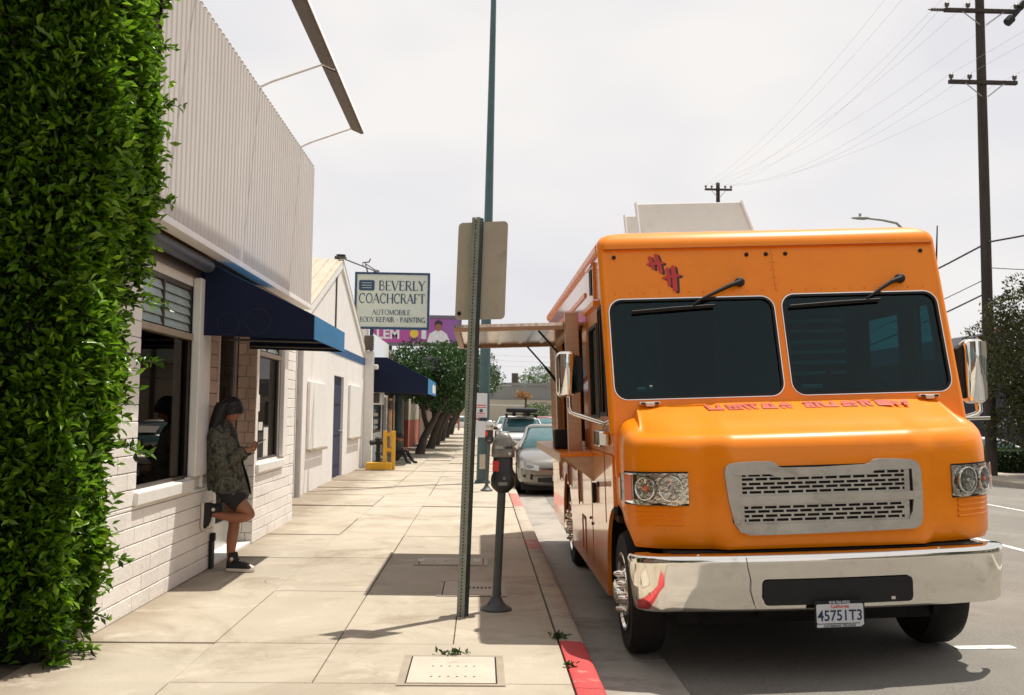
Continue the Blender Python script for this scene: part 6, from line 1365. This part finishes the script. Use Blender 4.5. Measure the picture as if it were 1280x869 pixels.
def ellip(c, ax, up, rx, ry, n=20, ph=0.):
    ax = Vector(ax).normalized(); up = Vector(up).normalized(); return [tuple(Vector(c)+ax*(rx*math.cos(k*2*math.pi/n+ph))+up*(ry*math.sin(k*2*math.pi/n+ph))) for k in range(n)]
def head(parent, c, yaw, pitch, s=1.0, hair_long=True, roll_=0.):
    m_ = Matrix.Translation(c) @ Matrix.Rotation(yaw, 4, 'Z') @ Matrix.Rotation(pitch, 4, 'Y') @ Matrix.Rotation(roll_, 4, 'X') @ Matrix.Scale(s, 4)
    def shape(th, ph):   # th polar from top, ph azimuth from +X (face)
        x = math.sin(th)*math.cos(ph); y = math.sin(th)*math.sin(ph); z = math.cos(th)
        rx, ry, rz = .094, .074, .112
        X, Y, Z = x*rx, y*ry, z*rz
        if Z < 0: k = 1+Z*2.6; Y *= max(.35, k); X = X*max(.5, 1+Z*1.6) + (.018 if X > 0 else 0)*min(1, -Z/.06)
        if x > .5:
            X += .024*math.exp(-((Y/.012)**2) - ((Z+.012)/.020)**2)      # nose
            X += .010*math.exp(-((Y/.010)**2) - ((Z-.012)/.022)**2)
            X -= .010*math.exp(-(((abs(Y)-.030)/.016)**2) - ((Z-.008)/.012)**2)   # eye sockets
            X += .007*math.exp(-((Y/.024)**2) - ((Z+.048)/.008)**2) + .010*math.exp(-((Y/.02)**2) - ((Z+.085)/.014)**2)
        return Vector((X, Y, Z))
    g = G(); N1, N2 = 34, 40
    g.loft([[tuple(m_ @ shape(.04+(math.pi-.08)*i/N1, 2*math.pi*j/N2)) for j in range(N2)] for i in range(N1+1)], True, True)
    h = g.build('head', 'skin', parent, smooth=80)
    for s_ in (-1, 1):
        g = G(); g.lathe([(0, -.011), (.008, -.007), (.011, 0), (.008, .007), (0, .011)], (0, 0, 0), 'z', n=10); q = g.build('eye', 'eye_white', h, smooth=80); q.matrix_world = m_ @ Matrix.Translation((.078, s_*.030, .008)); 
        g = G(); g.tube([(0, -.016, 0), (.003, 0, .003), (0, .016, 0)], .0035, 5); q = g.build('brow', 'hair', h); q.matrix_world = m_ @ Matrix.Translation((.088, s_*.030, .028))
        g = G(); g.lathe([(0, -.005), (.014, -.004), (.018, 0), (.012, .005), (0, .003)], (0, 0, 0), 'y', n=12, sx=.7, sy=1.2); q = g.build('ear', 'skin', h, smooth=80); q.matrix_world = m_ @ Matrix.Translation((-.004, s_*.076, -.002))
    g = G(); g.tube([(0, -.020, 0), (.006, 0, .001), (0, .020, 0)], [.002, .0045, .002], 6); q = g.build('lips', 'lip', h, smooth=80); q.matrix_world = m_ @ Matrix.Translation((.094, 0, -.048))
    g = G(); rings = []   # hair cap with fringe
    for i in range(22):
        t = i/21; ring = []
        for j in range(N2):
            ph = 2*math.pi*j/N2; f = .5+.5*math.cos(ph); lim = 1.28*f**2.2 + (2.15 if hair_long else 1.7)*(1-f**2.2)
            th = .02+lim*t; p = shape(th, ph); n_ = Vector((math.sin(th)*math.cos(ph), math.sin(th)*math.sin(ph), math.cos(th)))
            k = .020+.010*math.sin(ph*9+th*3)*.3 + (.010 if t > .6 and f > .6 else 0); ring.append(tuple(m_ @ (p*1.02+n_*k*(1.0 if t < .97 else .2))))
        rings.append(ring)
    g.loft(rings, True, True); g.build('hair', 'hair', h, smooth=70)
    return h, m_
M['eye_white'] = mat('eye', (.35, .32, .30), .2); M['lip'] = mat('lips', (.30, .09, .07), .4)
def shoe(parent, m_):
    """high top: x towards the toe, z up from the sole"""
    P_ = lambda x, y, z: tuple(m_ @ Vector((x, y, z)))
    outl = [(-.075, .030), (-.06, .036), (.0, .036), (.06, .042), (.12, .047), (.16, .040), (.185, .020)]
    ring = lambda k, z: [P_(x, y*k, z) for x, y in outl] + [P_(.193, 0, z)] + [P_(x, -y*k, z) for x, y in outl[::-1]] + [P_(-.085, 0, z)]
    g = G(); g.loft([ring(.98, 0), ring(1.04, .006), ring(1.04, .028), ring(.98, .030)], True, True); sl_ = g.build('shoe_sole', 'sole', parent, smooth=50)
    g = G(); st = [(.0295, 1.0, 0), (.045, .96, .0), (.060, .86, .02), (.075, .74, .055), (.090, .66, .10)]
    rings = []
    for z, k, cut in st: rings.append([P_(min(x, .17-cut), y*k, z) for x, y in outl] + [P_(.178-cut, 0, z)] + [P_(min(x, .17-cut), -y*k, z) for x, y in outl[::-1]] + [P_(-.080, 0, z)])
    for z, x0, x1, w_ in ((.105, -.074, .046, .046), (.130, -.074, .032, .046), (.172, -.076, .024, .047), (.180, -.072, .020, .043)):
        n = len(outl)*2+2; cx_, rx = (x0+x1)/2, (x1-x0)/2; q = []
        for i in range(len(outl)): a = math.pi - (i+.5)/(len(outl)+0)*math.pi; q.append((cx_+rx*math.cos(a), w_*math.sin(a)))
        rings.append([P_(x, y, z) for x, y in q] + [P_(x1, 0, z)] + [P_(x, -y, z) for x, y in q[::-1]] + [P_(x0, 0, z)])
    g.loft(rings, True, True); up_ = g.build('shoe_upper', 'canvas_shoe', parent, smooth=60)
    g = G(); g.loft([[P_(.145+.05*math.sin(a)*0+x, y, z) for x, y, z in ((0, .041*math.cos(t), .030+.036*math.sin(t)) for t in np.linspace(0, math.pi, 9))] for a in (0,)] + [[P_(.175, .030*math.cos(t), .030+.026*math.sin(t)) for t in np.linspace(0, math.pi, 9)], [P_(.190, .012*math.cos(t), .030+.010*math.sin(t)) for t in np.linspace(0, math.pi, 9)]], False); g.build('toe_cap', 'sole', up_, smooth=60)
    g = G(); g.lathe([(.017, 0), (.017, .003), (0, .003)], (0, 0, 0), 'y', n=16); 
    for s_ in (-1,): q = g.build('ankle_patch', 'sole', up_); q.matrix_world = m_ @ Matrix.Translation((-.018, -.0475, .120))
    for k in range(5): g = G(); x = .10-k*.018; g.tube([P_(x, -.022, .066+k*.011), P_(x+.006, 0, .073+k*.011), P_(x, .022, .066+k*.011)], .0032, 5); g.build('lace', 'sole', up_)
PY = 9.66
pe = thing('person', 'long haired person in camouflage jacket leaning on the shop wall, one foot up', 'person')
N_ = [((-2.43, PY, .86), .115), ((-2.455, PY, .98), .105), ((-2.485, PY, 1.15), (.125, .10)), ((-2.495, PY, 1.31), (.11, .08)), ((-2.472, PY, 1.39), .048), ((-2.445, PY, 1.45), .050),
      ((-2.42, PY+.085, .80), .088), ((-2.375, PY+.08, .62), .075), ((-2.345, PY+.075, .455), .056), ((-2.365, PY+.07, .30), .056), ((-2.375, PY+.07, .13), .036), ((-2.36, PY+.07, .07), .034),
      ((-2.41, PY-.085, .80), .090), ((-2.27, PY-.105, .67), .078), ((-2.135, PY-.12, .55), .058), ((-2.28, PY-.115, .525), .056), ((-2.42, PY-.105, .545), .040), ((-2.53, PY-.10, .565), .034),
      ((-2.495, PY+.15, 1.30), .052), ((-2.42, PY+.185, 1.06), .038), ((-2.24, PY+.07, 1.145), .026),
      ((-2.495, PY-.15, 1.30), .052), ((-2.42, PY-.195, 1.05), .038), ((-2.235, PY-.085, 1.155), .026)]
E_ = [(0, 1), (1, 2), (2, 3), (3, 4), (4, 5), (0, 6), (6, 7), (7, 8), (8, 9), (9, 10), (10, 11), (0, 12), (12, 13), (13, 14), (14, 15), (15, 16), (16, 17), (3, 18), (18, 19), (19, 20), (3, 21), (21, 22), (22, 23)]
hand(N_, E_, 20, (.85, -.35, .25), (.1, -.6, .8), -1, .55); hand(N_, E_, 23, (.9, .20, .35), (.1, .6, .8), 1, .55)
skin_body('body', N_, E_, 'skin', pe)
hd_, hm = head(pe, (-2.405, PY-.005, 1.530), R(-14), R(32), 1.02)
# long hair down the back and over the near shoulder
g = G(); rings = []
for z, cx0, rx, ry in ((1.60, -2.445, .085, .088), (1.54, -2.465, .095, .098), (1.47, -2.490, .088, .105), (1.40, -2.510, .078, .12), (1.31, -2.535, .060, .13), (1.22, -2.553, .045, .12), (1.14, -2.560, .030, .10)):
    rings.append([(cx0+rx*math.cos(a)*(1+.08*math.sin(5*a)), PY-.01+ry*math.sin(a)*(1+.06*math.sin(7*a)), z+.012*math.sin(9*a)) for a in np.linspace(0, 2*math.pi, 33)[:-1]])
g.loft(rings, True, True); g.build('long_hair', 'hair', pe, smooth=70)
g = G()
for k in range(7):
    y = PY-.085+.008*k; g.tube([(-2.43-.006*k, y, 1.56), (-2.432-.008*k, y-.012, 1.48), (-2.44-.010*k, y-.03, 1.38), (-2.435-.008*k, y-.045, 1.27-.01*k)], [.012, .014, .012, .004], 6)
g.build('hair_strand', 'hair', pe, kind='stuff', smooth=60)
# jacket: open at the front, sleeves
prof_j = [(.755, -2.385, .205, .225), (.80, -2.39, .205, .222), (.90, -2.41, .190, .215), (1.02, -2.435, .172, .208), (1.15, -2.46, .158, .205), (1.26, -2.475, .150, .205), (1.33, -2.485, .128, .190), (1.375, -2.485, .100, .135), (1.41, -2.478, .074, .078), (1.435, -2.470, .080, .080)]
g = G(); rings = []
for z, cx0, rx, ry in prof_j:
    gap = .16+.10*max(0, (1.1-z)); ring = []
    for k in range(41):
        a = gap + (2*math.pi-2*gap)*k/40; wv = 1+.022*math.sin(6*a+z*21)+.016*math.sin(11*a-z*34)
        ring.append((cx0+rx*math.cos(a)*wv, PY+ry*math.sin(a)*wv, z-.03*math.cos(a)*(1 if z < .85 else 0)+.008*math.sin(8*a)))
    rings.append(ring)
g.loft(rings, False); jk = g.build('jacket', 'camo', pe, smooth=80); sdm = jk.modifiers.new('t', 'SOLIDIFY'); sdm.thickness = .008; jk.modifiers.new('s', 'SUBSURF').render_levels = 1
for s_, eb, wr in ((1, (-2.415, PY+.19, 1.045), (-2.25, PY+.078, 1.142)), (-1, (-2.415, PY-.20, 1.035), (-2.25, PY-.092, 1.150))):
    sh = Vector((-2.485, PY+s_*.15, 1.335)); eb = Vector(eb); wr = Vector(wr); pts, rad = [], []
    for k in range(8): t = k/7; pts.append(sh.lerp(eb, t)); rad.append(.082-.020*t+.005*math.sin(k*2.4))
    for k in range(1, 8): t = k/7; pts.append(eb.lerp(wr, t)+Vector((0, 0, -.015*math.sin(t*3.14)))); rad.append(.064-.018*t+.005*math.sin(k*2.9))
    g = G(); g.tube(pts, rad, 16, False); sv = g.build('sleeve', 'camo', jk, smooth=80); sv.modifiers.new('t', 'SOLIDIFY').thickness = .006
    g = G(); g.lathe([(.048, -.012), (.051, 0), (.048, .012)], (0, 0, 0), 'z', n=16); q = g.build('cuff', 'camo', jk, smooth=60); dd = (wr-eb).normalized(); q.matrix_world = Matrix.Translation(wr) @ dd.to_track_quat('Z', 'Y').to_matrix().to_4x4()
g = G(); g.loft([ellip((-2.478, PY, 1.40), (1, 0, 0), (0, 1, 0), .078, .082), ellip((-2.485, PY, 1.445), (1, 0, 0), (0, 1, 0), .084, .088), ellip((-2.487, PY, 1.425), (1, 0, 0), (0, 1, 0), .098, .10)], True, False); g.build('collar', 'camo', jk, smooth=60)
g = G(); g.loft([ellip((-2.44+.0*z, PY, z), (1, 0, 0), (0, 1, 0), rx, ry) for z, rx, ry in ((.79, .135, .17), (.95, .13, .165), (1.15, .125, .16), (1.30, .11, .15), (1.38, .07, .08))], True, True); g.build('black_top', 'shorts', pe, smooth=60)
g = G(); g.bx(-2.335, -2.27, PY-.205, PY-.199, .86, .95); g.build('pocket_flap', 'camo', jk)
# shorts
g = G(); g.loft([ellip((-2.425, PY, z), (1, 0, 0), (0, 1, 0), rx, ry) for z, rx, ry in ((.93, .125, .165), (.86, .135, .178), (.80, .138, .182), (.76, .11, .15))], True, True)
g.build('shorts', 'shorts', pe, smooth=60)
for pts, rad in (([(-2.42, PY+.085, .82), (-2.385, PY+.082, .67)], [.105, .098]), ([(-2.41, PY-.085, .82), (-2.27, PY-.104, .675), (-2.245, PY-.106, .655)], [.112, .098, .096])):
    g = G(); g.tube(pts, rad, 18, True); g.build('shorts_leg', 'shorts', pe, smooth=60)
shoe(pe, Matrix.Translation((-2.330, PY+.07, .002)) @ Matrix.Rotation(R(-4), 4, 'Z'))
# raised foot: sole flat on the wall, toe down
shoe(pe, Matrix.Translation((-2.612, PY-.10, .585)) @ Matrix(((0, 0, 1, 0), (0, 1, 0, 0), (-1, 0, 0, 0), (0, 0, 0, 1))) @ Matrix.Scale(.98, 4))
g = G(); g.bx(-.038, .038, -.004, .004, -.075, .075); ph = g.build('phone', 'phone', None, bevel=.004); ph.matrix_world = Matrix.Translation((-2.128, PY-.012, 1.222)) @ Euler((R(0), R(62), R(0))).to_matrix().to_4x4() @ Matrix.Rotation(R(90), 4, 'Z')
tag(ph, 'dark phone held in both hands by the person in the camouflage jacket', 'phone')
# seated person far down the pavement
ps2 = thing('person', 'person in black sitting low against the wall beside the yellow guard frame, legs stretched out', 'person')
qy = 29.6
N2_ = [((-2.62, qy, .17), .13), ((-2.60, qy, .36), .13), ((-2.53, qy, .55), .12), ((-2.49, qy, .64), .05), ((-2.45, qy, .70), .05), ((-2.50, qy+.09, .16), .09), ((-2.22, qy+.12, .42), .065), ((-2.02, qy+.12, .10), .045), ((-1.98, qy+.12, .05), .045), ((-1.86, qy+.12, .04), .035),
       ((-2.50, qy-.09, .16), .09), ((-2.28, qy-.13, .40), .065), ((-2.18, qy-.13, .10), .045), ((-2.14, qy-.13, .05), .045), ((-2.02, qy-.13, .04), .035), ((-2.54, qy+.17, .56), .055), ((-2.45, qy+.22, .38), .045), ((-2.28, qy+.10, .44), .03), ((-2.54, qy-.17, .56), .055), ((-2.45, qy-.22, .38), .045), ((-2.30, qy-.10, .44), .03)]
E2_ = [(0, 1), (1, 2), (2, 3), (3, 4), (0, 5), (5, 6), (6, 7), (7, 8), (8, 9), (0, 10), (10, 11), (11, 12), (12, 13), (13, 14), (2, 15), (15, 16), (16, 17), (2, 18), (18, 19), (19, 20)]
skin_body('clothed_body', N2_, E2_, 'shorts', ps2)
for wr_, s_ in (((-2.28, qy+.10, .44), -1), ((-2.30, qy-.10, .44), 1)):
    nn = [(wr_, .028)]; ee = []; hand(nn, ee, 0, (.9, -.2*s_*-1, -.1), (0, 0, -1), s_, .4); skin_body('hand', nn, ee, 'skin', ps2, sub=1)
head(ps2, (-2.40, qy, .755), 0, R(25), 1.0, False)
